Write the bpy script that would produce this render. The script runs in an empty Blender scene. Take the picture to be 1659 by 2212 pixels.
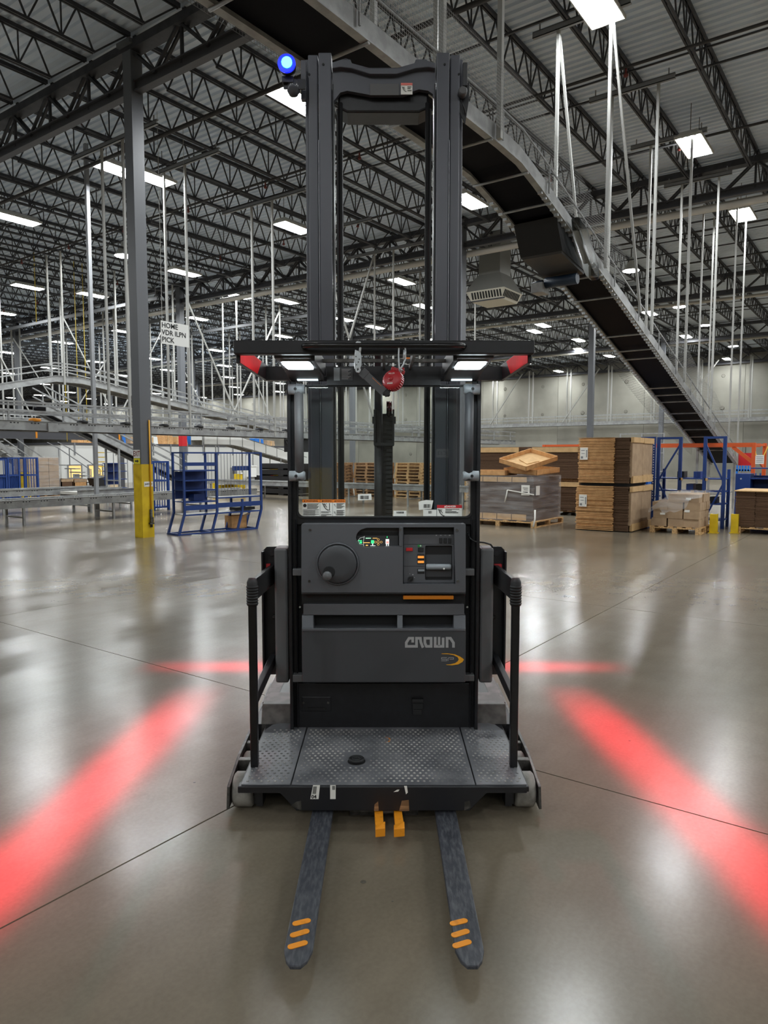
import bpy, bmesh, math, random
from mathutils import Vector, Matrix
from mathutils.geometry import tessellate_polygon
random.seed(7)
SC = bpy.context.scene
COL = SC.collection

# ------------------------------------------------------------------ camera
F = 1534.0; HC = 1.6; PITCH = math.atan(121 / F)
cp, sp = math.cos(PITCH), math.sin(PITCH)
cd = bpy.data.cameras.new('camera'); cam = bpy.data.objects.new('camera', cd); COL.objects.link(cam)
cd.sensor_fit = 'AUTO'; cd.sensor_width = 36; cd.lens = F / 2212 * 36; cd.clip_end = 400
cam.location = (0, 0, HC); cam.rotation_euler = (math.pi / 2 - PITCH, 0, -math.radians(90 - 35.9))   # the building lies along x and y
SC.camera = cam
# ------------------------------------------------------------------ world, exposure
w = bpy.data.worlds.new('world'); SC.world = w; w.use_nodes = True
w.node_tree.nodes['Background'].inputs[0].default_value = (.02, .02, .022, 1)
w.node_tree.nodes['Background'].inputs[1].default_value = 1
vs = SC.view_settings
vs.view_transform = 'Standard'; vs.look = 'None'; vs.gamma = 1; vs.use_curve_mapping = False
vs.exposure = 0.2
LAMP = 225.0          # strength of the ceiling lamps
try:
    cy = SC.cycles
    cy.use_denoising = True; cy.max_bounces = 6; cy.diffuse_bounces = 4; cy.glossy_bounces = 3; cy.use_adaptive_sampling = True; cy.adaptive_threshold = .04
    cy.transmission_bounces = 3; cy.transparent_max_bounces = 12; cy.sample_clamp_indirect = 6
    cy.caustics_reflective = False; cy.caustics_refractive = False
except Exception:
    pass

# ------------------------------------------------------------------ geometry helpers
TH = math.radians(90 - 35.9)                    # the building stands turned to the truck
CU, SU = math.cos(TH), math.sin(TH)
def W(u, v, z): return (CU * u - SU * v, SU * u + CU * v, z)
def UV(p): return (CU * p[0] + SU * p[1], -SU * p[0] + CU * p[1], p[2])
def ray(x, y):
    a = (x - 829.5) / F; b = (1106 - y) / F
    return (a, cp + b * sp, -sp + b * cp)
def PY(x, y, Y):
    d = ray(x, y); t = Y / d[1]; return (d[0] * t, Y, HC + d[2] * t)
def PZ(x, y, z):
    d = ray(x, y); t = (z - HC) / d[2]; return (d[0] * t, d[1] * t, z)
def PV(x, y, v):
    d = ray(x, y); t = v / (-SU * d[0] + CU * d[1]); return UV((d[0] * t, d[1] * t, HC + d[2] * t))
def PU(x, y, u):
    d = ray(x, y); t = u / (CU * d[0] + SU * d[1]); return UV((d[0] * t, d[1] * t, HC + d[2] * t))
def PZuv(x, y, z): return UV(PZ(x, y, z))
def V(*a): return Vector(a)

class MB:
    def __init__(s): s.v = []; s.f = []; s.m = []; s.sm = []
    def add(s, vs, fs, mi=0, sm=False):
        o = len(s.v); s.v += [tuple(p) for p in vs]
        for f in fs:
            s.f.append([i + o for i in f]); s.m.append(mi); s.sm.append(sm)
        return s
    def box(s, x0, x1, y0, y1, z0, z1, mi=0):
        x0, x1 = sorted((x0, x1)); y0, y1 = sorted((y0, y1)); z0, z1 = sorted((z0, z1))
        vs = [(x, y, z) for z in (z0, z1) for y in (y0, y1) for x in (x0, x1)]
        return s.add(vs, [(0, 2, 3, 1), (4, 5, 7, 6), (0, 1, 5, 4), (1, 3, 7, 5), (3, 2, 6, 7), (2, 0, 4, 6)], mi)
    def hexa(s, b, t, mi=0):                     # bottom quad, top quad (both counterclockwise from above)
        return s.add(list(b) + list(t), [(3, 2, 1, 0), (4, 5, 6, 7), (0, 1, 5, 4), (1, 2, 6, 5), (2, 3, 7, 6), (3, 0, 4, 7)], mi)
    def bar(s, a, b, w, h=None, mi=0, up=(0, 0, 1)):
        h = h or w; a = Vector(a); b = Vector(b); d = (b - a)
        if d.length < 1e-6: return s
        d.normalize(); u = Vector(up)
        if abs(d.dot(u)) > .98: u = Vector((0, 1, 0))
        r = d.cross(u).normalized(); u = r.cross(d).normalized()
        q = [r * (-w / 2) + u * (-h / 2), r * (w / 2) + u * (-h / 2), r * (w / 2) + u * (h / 2), r * (-w / 2) + u * (h / 2)]
        vs = [a + k for k in q] + [b + k for k in q]
        return s.add(vs, [(3, 2, 1, 0), (4, 5, 6, 7), (0, 1, 5, 4), (1, 2, 6, 5), (2, 3, 7, 6), (3, 0, 4, 7)], mi)
    def tube(s, pts, r, n=8, mi=0, cap=True):
        pts = [Vector(p) for p in pts]; rings = []
        rr = r if isinstance(r, (list, tuple)) else [r] * len(pts)
        d0 = (pts[1] - pts[0]).normalized()
        u = Vector((0, 0, 1)) if abs(d0.z) < .9 else Vector((0, 1, 0))
        for i, p in enumerate(pts):
            d = (pts[min(i + 1, len(pts) - 1)] - pts[max(i - 1, 0)]).normalized()
            x = d.cross(u).normalized(); u2 = x.cross(d).normalized(); u = u2
            rings.append([p + (x * math.cos(2 * math.pi * k / n) + u2 * math.sin(2 * math.pi * k / n)) * rr[i] for k in range(n)])
        vs = [q for R in rings for q in R]; fs = []
        for i in range(len(pts) - 1):
            for k in range(n):
                k2 = (k + 1) % n
                fs.append((i * n + k, i * n + k2, (i + 1) * n + k2, (i + 1) * n + k))
        s.add(vs, fs, mi, True)
        if cap:
            o = len(s.v) - len(vs)
            s.f.append([o + k for k in range(n)][::-1]); s.m.append(mi); s.sm.append(False)
            s.f.append([o + (len(pts) - 1) * n + k for k in range(n)]); s.m.append(mi); s.sm.append(False)
        return s
    def lathe(s, prof, c, axis='z', n=24, mi=0):   # prof: (radius, height along axis)
        ring = []
        for r, h in prof:
            for k in range(n):
                a = 2 * math.pi * k / n; x, y = r * math.cos(a), r * math.sin(a)
                p = {'z': (x, y, h), 'y': (x, h, -y), 'x': (h, x, y)}[axis]
                ring.append((p[0] + c[0], p[1] + c[1], p[2] + c[2]))
        fs = []
        for i in range(len(prof) - 1):
            for k in range(n):
                k2 = (k + 1) % n
                fs.append((i * n + k, i * n + k2, (i + 1) * n + k2, (i + 1) * n + k))
        s.add(ring, fs, mi, True)
        o = len(s.v) - len(ring)
        if prof[0][0] > 1e-5: s.f.append([o + k for k in range(n)][::-1]); s.m.append(mi); s.sm.append(False)
        if prof[-1][0] > 1e-5: s.f.append([o + (len(prof) - 1) * n + k for k in range(n)]); s.m.append(mi); s.sm.append(False)
        return s
    def prism(s, poly, axis, a, b, mi=0, holes=()):  # 2D outline with holes pushed along an axis
        def P(p, h): return {'x': (h, p[0], p[1]), 'y': (p[0], h, p[1]), 'z': (p[0], p[1], h)}[axis]
        loops = [list(poly)] + [list(h) for h in holes]
        flat = [p for L in loops for p in L]
        tri = tessellate_polygon([[Vector((p[0], p[1], 0)) for p in L] for L in loops])
        n = len(flat)
        vs = [P(p, a) for p in flat] + [P(p, b) for p in flat]
        fs = [tuple(t) for t in tri] + [tuple(i + n for i in t)[::-1] for t in tri]
        o = 0
        for L in loops:
            k = len(L)
            for i in range(k):
                j = (i + 1) % k
                fs.append((o + i, o + j, n + o + j, n + o + i))
            o += k
        return s.add(vs, fs, mi)
    def stroke(s, pts, w, conv, closed=False, mi=0, y=None):  # flat ribbon letters; conv maps 2D to 3D
        P = [Vector((p[0], p[1])) for p in pts]; n = len(P); L = []; R = []
        for i in range(n):
            a = P[i - 1] if (i > 0 or closed) else P[i]; b = P[(i + 1) % n] if (i < n - 1 or closed) else P[i]
            d1 = (P[i] - a); d2 = (b - P[i])
            if d1.length < 1e-9: d1 = d2
            if d2.length < 1e-9: d2 = d1
            d1.normalize(); d2.normalize(); t = (d1 + d2).normalized(); nn = Vector((-t.y, t.x))
            k = 1 / max(.5, nn.dot(Vector((-d1.y, d1.x))))
            L.append(P[i] + nn * w / 2 * k); R.append(P[i] - nn * w / 2 * k)
        vs = [conv(p) for p in L] + [conv(p) for p in R]
        m = n if closed else n - 1
        return s.add(vs, [(i, (i + 1) % n, n + (i + 1) % n, n + i) for i in range(m)], mi)

ORG = {}
def finish(mesh_name, mb, mats, off):
    me = bpy.data.meshes.new(mesh_name)
    me.from_pydata([(p[0] - off[0], p[1] - off[1], p[2] - off[2]) for p in mb.v], [], mb.f)
    for m in (mats if isinstance(mats, (list, tuple)) else [mats]): me.materials.append(m)
    me.polygons.foreach_set('material_index', mb.m); me.polygons.foreach_set('use_smooth', mb.sm)
    bm = bmesh.new(); bm.from_mesh(me); bmesh.ops.recalc_face_normals(bm, faces=bm.faces); bm.to_mesh(me); bm.free()
    me.update(); return me
def props(o, label=None, cat=None, group=None, kind=None):
    if label: o['label'] = label
    if cat: o['category'] = cat
    if group: o['group'] = group
    if kind: o['kind'] = kind
    return o
def place(o, org, frame):
    # 'uv' things are square with the building; the others are square with the truck
    if frame == 'uv': o.location = org
    else: o.location = UV(org); o.rotation_euler = (0, 0, -TH)
def thing(name, label, cat, org=(0, 0, 0), frame='w', group=None, kind=None, rz=None):
    o = bpy.data.objects.new(name, None); COL.objects.link(o); o.empty_display_size = .1
    place(o, org, frame)
    if rz is not None: o.rotation_euler = (0, 0, rz - TH)
    ORG[o] = tuple(org) if rz is None else (0, 0, 0)
    return props(o, label, cat, group, kind)
def part(name, mb, mats, parent, bev=0, label=None, kind=None):
    off = ORG[parent]
    o = bpy.data.objects.new(name, finish(name, mb, mats, off)); COL.objects.link(o)
    o.parent = parent; ORG[o] = off
    if bev:
        m = o.modifiers.new('bevel', 'BEVEL'); m.width = bev; m.segments = 2; m.limit_method = 'ANGLE'
    return props(o, label, None, None, kind)
def solo(name, mb, mats, label, cat, org=(0, 0, 0), frame='w', group=None, kind=None, bev=0):
    o = bpy.data.objects.new(name, finish(name, mb, mats, org)); COL.objects.link(o)
    place(o, org, frame); ORG[o] = tuple(org)
    if bev:
        m = o.modifiers.new('bevel', 'BEVEL'); m.width = bev; m.segments = 2; m.limit_method = 'ANGLE'
    return props(o, label, cat, group, kind)
def share(name, me, parent, loc=(0, 0, 0), rot=(0, 0, 0)):
    o = bpy.data.objects.new(name, me); COL.objects.link(o); o.parent = parent; o.location = loc; o.rotation_euler = rot
    return o
def copy_tree(src, loc, rz=None, parent=None, label=None, group=None):
    c = src.copy(); COL.objects.link(c); c.parent = parent
    if loc is not None: c.location = loc
    if rz is not None: c.rotation_euler = (0, 0, rz)
    if label: c['label'] = label
    if group: c['group'] = group
    for ch in list(src.children): copy_tree(ch, None, None, c)
    return c
def text_mb(txt, size, conv, align='CENTER', bold=0.0):
    cu = bpy.data.curves.new('t', 'FONT'); cu.body = txt; cu.size = size; cu.align_x = align; cu.align_y = 'CENTER'; cu.offset = bold
    cu.resolution_u = 3
    ob = bpy.data.objects.new('t', cu); COL.objects.link(ob)
    me = bpy.data.meshes.new_from_object(ob.evaluated_get(bpy.context.evaluated_depsgraph_get()))
    mb = MB(); mb.add([conv((q.co.x, q.co.y)) for q in me.vertices], [tuple(p.vertices) for p in me.polygons])
    bpy.data.objects.remove(ob); bpy.data.curves.remove(cu); bpy.data.meshes.remove(me)
    return mb
def merge(*mbs):
    m = MB()
    for k in mbs:
        o = len(m.v); m.v += k.v; m.f += [[i + o for i in f] for f in k.f]; m.m += k.m; m.sm += k.sm
    return m

# ------------------------------------------------------------------ materials
MATS = {}
def mat(name, c, rough=.5, metal=0., c2=None, scale=8., bump=0., bscale=60., emit=None, es=0., spec=.5, stretch=(1, 1, 1), lo=.4, hi=.6, detail=4.):
    m = bpy.data.materials.new(name); m.use_nodes = True; nt = m.node_tree; b = nt.nodes['Principled BSDF']
    b.inputs['Base Color'].default_value = (*c, 1); b.inputs['Roughness'].default_value = rough
    b.inputs['Metallic'].default_value = metal; b.inputs['Specular IOR Level'].default_value = spec
    L = nt.links
    if c2 or bump:
        tc = nt.nodes.new('ShaderNodeTexCoord'); mp = nt.nodes.new('ShaderNodeMapping'); mp.inputs['Scale'].default_value = stretch
        L.new(tc.outputs['Object'], mp.inputs[0])
    if c2:
        n = nt.nodes.new('ShaderNodeTexNoise'); n.inputs['Scale'].default_value = scale; n.inputs['Detail'].default_value = detail
        L.new(mp.outputs[0], n.inputs['Vector'])
        r = nt.nodes.new('ShaderNodeValToRGB'); r.color_ramp.elements[0].position = lo; r.color_ramp.elements[1].position = hi
        r.color_ramp.elements[0].color = (*c, 1); r.color_ramp.elements[1].color = (*c2, 1)
        L.new(n.outputs['Fac'], r.inputs[0]); L.new(r.outputs[0], b.inputs['Base Color'])
    if bump:
        n2 = nt.nodes.new('ShaderNodeTexNoise'); n2.inputs['Scale'].default_value = bscale
        L.new(mp.outputs[0], n2.inputs['Vector'])
        bp = nt.nodes.new('ShaderNodeBump'); bp.inputs['Strength'].default_value = bump; bp.inputs['Distance'].default_value = .01
        L.new(n2.outputs['Fac'], bp.inputs['Height']); L.new(bp.outputs[0], b.inputs['Normal'])
    if emit:
        b.inputs['Emission Color'].default_value = (*emit, 1); b.inputs['Emission Strength'].default_value = es
    MATS[name] = m
    return m
def S(r, g, b):                                   # sRGB 0-255 to linear
    return tuple(((c / 255 + .055) / 1.055) ** 2.4 if c > 10 else c / 255 / 12.92 for c in (r, g, b))

M_black = mat('black_paint', S(17, 17, 20), .42, c2=S(23, 23, 27), scale=30)
M_blackgloss = mat('black_gloss', S(18, 18, 20), .22)
M_rubber = mat('black_rubber', S(24, 24, 25), .6)
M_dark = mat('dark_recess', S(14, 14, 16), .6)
M_console = mat('grey_console_plastic', S(83, 84, 88), .45, bump=.12, bscale=900)
M_console2 = mat('dark_console_plastic', S(61, 62, 65), .5, bump=.1, bscale=900)
M_cover = mat('grey_cover_plastic', S(92, 92, 93), .5, bump=.1, bscale=700)
M_mast = mat('mast_paint', S(84, 86, 95), .34, c2=S(77, 79, 87), scale=3, stretch=(1, 1, .3))
M_masthighlight = mat('mast_edge_highlight', S(150, 152, 156), .3, .6)  # bright colour standing in for the highlight along the rail
M_fork = mat('worn_fork_paint', S(50, 52, 59), .5, c2=S(104, 106, 110), scale=90, lo=.42, hi=.95, detail=14, stretch=(1, .22, 1), bump=.1, bscale=200)
M_mat = mat('rubber_floor_mat', S(88, 89, 93), .4, c2=S(126, 126, 129), scale=7, lo=.35, hi=.75, detail=7, bump=.08, bscale=300)
M_matdot = mat('worn_tread_dot', S(100, 100, 102), .4, c2=S(178, 174, 168), scale=5, lo=.4, hi=.65)
M_bumper = mat('scuffed_bumper', S(24, 24, 28), .4, c2=S(105, 98, 90), scale=9, lo=.68, hi=.9, detail=8, stretch=(1, 1, .4))
M_orange = mat('orange_paint', S(238, 150, 30), .45, c2=S(200, 120, 30), scale=40, lo=.55, hi=.8)
M_orangebar = mat('orange_plastic', S(205, 120, 20), .4)
M_wheel = mat('grey_wheel_tread', S(150, 147, 140), .55, c2=S(125, 122, 116), scale=20)
M_steel = mat('scraped_steel', S(96, 94, 90), .4, .5, c2=S(60, 58, 55), scale=25)
M_basegrey = mat('base_cover_grey', S(120, 116, 112), .5, c2=S(92, 88, 86), scale=14)
M_chrome = mat('bright_zinc', S(206, 212, 216), .3, .45)
M_web = mat('grey_webbing', S(84, 85, 88), .6)
M_tubegrey = mat('grey_handle_plastic', S(140, 146, 150), .4)
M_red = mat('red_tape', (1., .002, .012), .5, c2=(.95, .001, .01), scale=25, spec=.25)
M_redreel = mat('red_reel_plastic', S(178, 40, 46), .4)
M_white = mat('white_label', S(236, 235, 228), .5)
M_print = mat('black_print', S(20, 20, 20), .6)
M_lorange = mat('warning_orange', S(242, 130, 34), .5)
M_lred = mat('danger_red', S(196, 34, 44), .5)
M_logo = mat('silver_lettering', S(160, 160, 160), .4)
M_led = mat('work_light_lens', (.9, .97, 1), .3, emit=(.82, .95, 1.), es=26)
M_lensrefl = mat('lens_reflection_glow', (.8, .9, .95), .3, emit=(.8, .95, 1.), es=1.1)  # faint glow painted in for a reflection of the lens
M_blueled = mat('blue_light_core', (.1, .4, 1), .3, emit=(.05, .62, 1.), es=7)
M_bluelens = mat('blue_light_ring', (.01, .03, .8), .2, emit=(.0, .01, 1.), es=1.4)
M_scr_g = mat('green_display', (.05, .6, .2), .4, emit=(.05, .9, .3), es=.9)
M_scr_w = mat('white_display', (.8, .8, .8), .4, emit=(.9, 1, .95), es=.7)
M_scr_y = mat('amber_display', (.8, .5, .1), .4, emit=(1, .55, .15), es=.8)
M_scr_r = mat('red_display', (.8, .05, .03), .4, emit=(1, .06, .04), es=1.)
M_btn_r = mat('red_button', S(190, 36, 40), .4)
M_btn_g = mat('green_button', S(30, 130, 60), .4)

M_frame = mat('galvanised_frame', S(166, 168, 168), .42, .15, c2=S(145, 146, 146), scale=6)
M_rod = mat('painted_hanger_rod', S(172, 172, 168), .45, .15)
M_roddark = mat('grey_hanger_rod', S(140, 142, 145), .45, .2)
M_belt = mat('black_belt', S(7, 8, 16), .7, spec=.15)
M_joist = mat('joist_primer', S(62, 63, 68), .55, c2=S(50, 51, 55), scale=5)
M_girder = mat('girder_primer', S(74, 75, 80), .5)
M_deck = mat('roof_deck_white', S(226, 238, 252), .5, c2=S(213, 225, 240), scale=.6)
M_pipe = mat('white_pipe', S(205, 203, 196), .45)
M_pipedark = mat('black_pipe', S(55, 54, 55), .5)
M_column = mat('column_grey', S(98, 101, 106), .45)
M_yellow = mat('column_yellow', S(222, 190, 26), .45, c2=S(206, 172, 22), scale=4)
M_blue = mat('cart_blue', S(30, 62, 128), .42)
M_bluemid = mat('bright_blue_plastic', S(26, 110, 200), .45)
M_orack = mat('rack_orange', S(214, 92, 40), .45)
M_card = mat('cardboard', S(214, 166, 112), .75, c2=S(198, 150, 98), scale=10)
M_cardlight = mat('cardboard_light', S(208, 172, 122), .75, c2=S(196, 160, 112), scale=8)
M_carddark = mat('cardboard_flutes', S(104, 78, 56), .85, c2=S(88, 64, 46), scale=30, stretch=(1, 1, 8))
M_cardgrey = mat('cardboard_grey_kraft', S(176, 150, 120), .8, c2=S(164, 138, 110), scale=6)  # greyer kraft board
M_wood = mat('pallet_wood', S(222, 184, 130), .7, c2=S(168, 130, 86), scale=14, stretch=(.3, 3, 3))
M_wooddark = mat('pallet_wood_old', S(186, 144, 100), .75, c2=S(120, 88, 58), scale=14, stretch=(.3, 3, 3))
M_blackplas = mat('black_plastic', S(30, 30, 32), .5)
M_officewhite = mat('office_wall_white', S(226, 227, 224), .6)
M_yglow = mat('lit_window_pane', S(235, 200, 130), .5, emit=S(250, 205, 125), es=.75)
M_redpaint = mat('column_red', S(205, 34, 44), .5)
M_signwhite = mat('sign_white', S(232, 233, 230), .6)
M_lampbody = mat('lamp_housing', S(205, 205, 200), .4)
M_lamp = mat('lamp_tube', (1, 1, 1), .4, emit=(.95, .985, 1.), es=LAMP)
M_unit = mat('sheet_metal_grey', S(150, 150, 145), .4, .4)
M_unitlight = mat('louver_white', S(220, 216, 200), .5)
M_cable = mat('yellow_cable', S(225, 196, 70), .5)

def mat_glass(name, tint, alpha, rough=.02):
    m = bpy.data.materials.new(name); m.use_nodes = True; nt = m.node_tree; nt.nodes.clear()
    o = nt.nodes.new('ShaderNodeOutputMaterial'); t = nt.nodes.new('ShaderNodeBsdfTransparent'); g = nt.nodes.new('ShaderNodeBsdfGlossy')
    mx = nt.nodes.new('ShaderNodeMixShader'); fr = nt.nodes.new('ShaderNodeFresnel'); fr.inputs[0].default_value = alpha
    t.inputs[0].default_value = (*tint, 1); g.inputs['Roughness'].default_value = rough
    nt.links.new(fr.outputs[0], mx.inputs[0]); nt.links.new(t.outputs[0], mx.inputs[1]); nt.links.new(g.outputs[0], mx.inputs[2]); nt.links.new(mx.outputs[0], o.inputs[0])
    return m
M_glass = mat_glass('windshield_glass', (.87, .91, .89), 1.85)
M_clear = mat_glass('clear_plastic', (.7, .72, .72), 1.6, .12)
def mat_net(name, col, n, width, base=0.):
    m = bpy.data.materials.new(name); m.use_nodes = True; nt = m.node_tree; b = nt.nodes['Principled BSDF']; L = nt.links
    b.inputs['Base Color'].default_value = (*col, 1); b.inputs['Roughness'].default_value = .6
    tc = nt.nodes.new('ShaderNodeTexCoord'); sx = nt.nodes.new('ShaderNodeSeparateXYZ'); L.new(tc.outputs['Object'], sx.inputs[0])
    outs = []
    ad = nt.nodes.new('ShaderNodeMath'); ad.operation = 'ADD'; L.new(sx.outputs[0], ad.inputs[0]); L.new(sx.outputs[1], ad.inputs[1])
    for src in (ad.outputs[0], sx.outputs[2]):
        a = nt.nodes.new('ShaderNodeMath'); a.operation = 'MULTIPLY'; a.inputs[1].default_value = n; L.new(src, a.inputs[0])
        f = nt.nodes.new('ShaderNodeMath'); f.operation = 'FRACT'; L.new(a.outputs[0], f.inputs[0])
        c = nt.nodes.new('ShaderNodeMath'); c.operation = 'LESS_THAN'; c.inputs[1].default_value = width; L.new(f.outputs[0], c.inputs[0])
        outs.append(c.outputs[0])
    mx = nt.nodes.new('ShaderNodeMath'); mx.operation = 'MAXIMUM'; L.new(outs[0], mx.inputs[0]); L.new(outs[1], mx.inputs[1])
    m2 = nt.nodes.new('ShaderNodeMath'); m2.operation = 'MAXIMUM'; m2.inputs[1].default_value = base; L.new(mx.outputs[0], m2.inputs[0])
    L.new(m2.outputs[0], b.inputs['Alpha'])
    return m
M_net = mat_net('grey_safety_net', S(128, 128, 126), 28, .13)
def mat_wrap():
    m = bpy.data.materials.new('stretch_wrap'); m.use_nodes = True; nt = m.node_tree; b = nt.nodes['Principled BSDF']; L = nt.links
    b.inputs['Base Color'].default_value = (.75, .76, .78, 1); b.inputs['Roughness'].default_value = .12
    tc = nt.nodes.new('ShaderNodeTexCoord'); mp = nt.nodes.new('ShaderNodeMapping'); mp.inputs['Scale'].default_value = (1.2, 1.2, 8); L.new(tc.outputs['Object'], mp.inputs[0])
    n = nt.nodes.new('ShaderNodeTexNoise'); n.inputs['Scale'].default_value = 1.3; n.inputs['Detail'].default_value = 6; L.new(mp.outputs[0], n.inputs['Vector'])
    r = nt.nodes.new('ShaderNodeMapRange'); r.inputs[1].default_value = .35; r.inputs[2].default_value = .75; r.inputs[3].default_value = .1; r.inputs[4].default_value = .38
    L.new(n.outputs['Fac'], r.inputs[0]); L.new(r.outputs[0], b.inputs['Alpha'])
    bp = nt.nodes.new('ShaderNodeBump'); bp.inputs['Strength'].default_value = .6; bp.inputs['Distance'].default_value = .03; L.new(n.outputs['Fac'], bp.inputs['Height']); L.new(bp.outputs[0], b.inputs['Normal'])
    return m
M_wrap = mat_wrap()
def mat_floor():
    m = bpy.data.materials.new('polished_concrete'); m.use_nodes = True; nt = m.node_tree; b = nt.nodes['Principled BSDF']; L = nt.links
    g = nt.nodes.new('ShaderNodeNewGeometry')
    def noise(scale, detail, st=(1, 1, 1), rot=0, rough=.6):
        mp = nt.nodes.new('ShaderNodeMapping'); mp.inputs['Scale'].default_value = st; mp.inputs['Rotation'].default_value = (0, 0, rot)
        L.new(g.outputs['Position'], mp.inputs[0])
        n = nt.nodes.new('ShaderNodeTexNoise'); n.inputs['Scale'].default_value = scale; n.inputs['Detail'].default_value = detail; n.inputs['Roughness'].default_value = rough
        L.new(mp.outputs[0], n.inputs['Vector']); return n.outputs['Fac']
    def rng(src, p0, p1, lo, hi=1.):
        r = nt.nodes.new('ShaderNodeMapRange'); r.interpolation_type = 'SMOOTHSTEP'
        for i, x in enumerate((p0, p1, lo, hi)): r.inputs[i + 1].default_value = x
        L.new(src, r.inputs[0]); return r.outputs[0]
    def scale(col, k):
        x = nt.nodes.new('ShaderNodeVectorMath'); x.operation = 'SCALE'; L.new(col, x.inputs[0]); L.new(k, x.inputs['Scale']); return x.outputs[0]
    bx = nt.nodes.new('ShaderNodeMix'); bx.data_type = 'RGBA'; L.new(rng(noise(.35, 5), .25, .75, 0, 1), bx.inputs[0])
    bx.inputs[6].default_value = (*S(112, 102, 86), 1); bx.inputs[7].default_value = (*S(132, 123, 108), 1)
    c = bx.outputs[2]
    c = scale(c, rng(noise(2.6, 5, rough=.6), .2, .85, .9, 1.06))
    c = scale(c, rng(noise(55, 2), .2, .8, .92, 1.04))
    c = scale(c, rng(noise(.9, 4, (1, 6, 1), .3), .2, .8, .93, 1.05))
    L.new(c, b.inputs['Base Color'])
    r = nt.nodes.new('ShaderNodeMapRange'); r.inputs[1].default_value = .3; r.inputs[2].default_value = .7; r.inputs[3].default_value = .2; r.inputs[4].default_value = .25
    L.new(noise(1.6, 6), r.inputs[0]); L.new(r.outputs[0], b.inputs['Roughness'])
    b.inputs['Specular IOR Level'].default_value = .34
    bp = nt.nodes.new('ShaderNodeBump'); bp.inputs['Strength'].default_value = .06; bp.inputs['Distance'].default_value = .02
    L.new(noise(2.4, 3), bp.inputs['Height']); L.new(bp.outputs[0], b.inputs['Normal'])
    return m
M_floor = mat_floor()
M_joint = mat('joint_filler', S(84, 78, 68), .6)
M_conc = mat('precast_concrete', S(150, 148, 137), .8, c2=S(126, 124, 115), scale=.5, detail=9, lo=.3, hi=.7)
M_concdark = mat('concrete_stain', S(120, 117, 108), .8)

# ================================================================== THE SETTING
def pix(p):
    X, Y, Z = p[0], p[1], p[2] - HC
    d = Y * cp - Z * sp
    if d < .3: return None
    return (829.5 + F * X / d, 1106 - F * (Y * sp + Z * cp) / d, d)
def seen_uv(pts, mg=120):
    # is any of these building points inside the frame?
    for p in pts:
        q = pix(W(*p))
        if q and -mg < q[0] < 1659 + mg and -mg < q[1] < 2212 + mg: return True
    return False
def seen_seg(a, b, mg=60, n=12):
    return seen_uv([tuple(a[i] + (b[i] - a[i]) * k / n for i in range(3)) for k in range(n + 1)], mg)

U0, VV0, DU, DV = 8.56, 12.05, 12.45, 14.5      # column grid
WALLU = 58.7; DECK = 9.5
GV = [VV0 + DV * k for k in range(-2, 8)]

# ---- floor: slabs with recessed joints
fl = bpy.data.objects.new('floor', finish('floor', MB().add([(-22, -34, -.012), (WALLU, -34, -.012), (WALLU, 118, -.012), (-22, 118, -.012)], [(0, 1, 2, 3)]), M_joint, (0, 0, 0)))
COL.objects.link(fl); fl['kind'] = 'structure'; ORG[fl] = (0, 0, 0)
SU_, SV_ = 4.15, 4.833; g_ = .004
slab_me = finish('slab', MB().box(g_, SU_ - g_, g_, SV_ - g_, -.012, 0), M_floor, (0, 0, 0))
NU, NV = 11, 8; su0, sv0 = 3.3 - 3 * SU_, 2.4 - 3 * SV_
for i in range(NU):
    for j in range(NV):
        share('slab', slab_me, fl, (su0 + i * SU_, sv0 + j * SV_, 0))
su1, sv1 = su0 + NU * SU_, sv0 + NV * SV_
m = MB()
for a, b, c, d in ((-22, su0, -34, 118), (su1, WALLU, -34, 118), (su0, su1, -34, sv0), (su0, su1, sv1, 118)):
    m.box(a + .004, b - .004, c + .004, d - .004, -.012, 0)
part('outer_slab', m, M_floor, fl)
m = MB()
for x, y, r_ in ((785, 1905, .011), (848, 1947, .004), (420, 1690, .006), (1360, 1600, .006)):
    p = UV(PZ(x, y, 0)); m = MB().lathe([(r_, .0002), (r_ * .7, .0012), (.0001, .0014)], (p[0], p[1], 0), 'z', 12); part('floor_spot', m, M_joint, fl)

# ---- walls
def wall(name, a, b, mtl, z1=10., joints=7.25, along='v', at=0., face=-1):
    m = MB()
    if along == 'v': m.box(at, at + .3, a, b, 0, z1)
    else: m.box(a, b, at, at + .3, 0, z1)
    o = bpy.data.objects.new(name, finish(name, m, M_concdark, (0, 0, 0))); COL.objects.link(o)
    o['kind'] = 'structure'; ORG[o] = (0, 0, 0)
    if joints:
        n = int((b - a) / joints)
        me = finish('panel', MB().box(-.05, 0, .012, joints - .012, 0, z1) if along == 'v' else MB().box(.012, joints - .012, -.05, 0, 0, z1), mtl, (0, 0, 0))
        for k in range(n):
            if along == 'v': share('panel', me, o, (at + (.05 if face > 0 else 0), a + k * joints, 0))
            else: share('panel', me, o, (a + k * joints, at + (.35 if face > 0 else 0), 0))
    return o
wb = wall('wall_back', -34, 118, M_conc, along='v', at=WALLU)
m = MB()
for k in range(26):
    for z in (1.8, 5.2, 7.6):
        v = -4 + k * 3.6 + (.6 if z > 4 else 0)
        m.lathe([(.13 + .04 * random.random(), -.052), (.1, -.056)], (WALLU, v, z), 'x', 10)
part('patch_marks', m, M_concdark, wb, kind='stuff')
wall('wall_left', -22, WALLU, M_conc, along='u', at=117.6)
wall('wall_right', -22, WALLU, M_conc, along='u', at=-34.3, face=1)
wall('wall_front', -34, 118, M_conc, along='v', at=-22.3, face=1)

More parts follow.
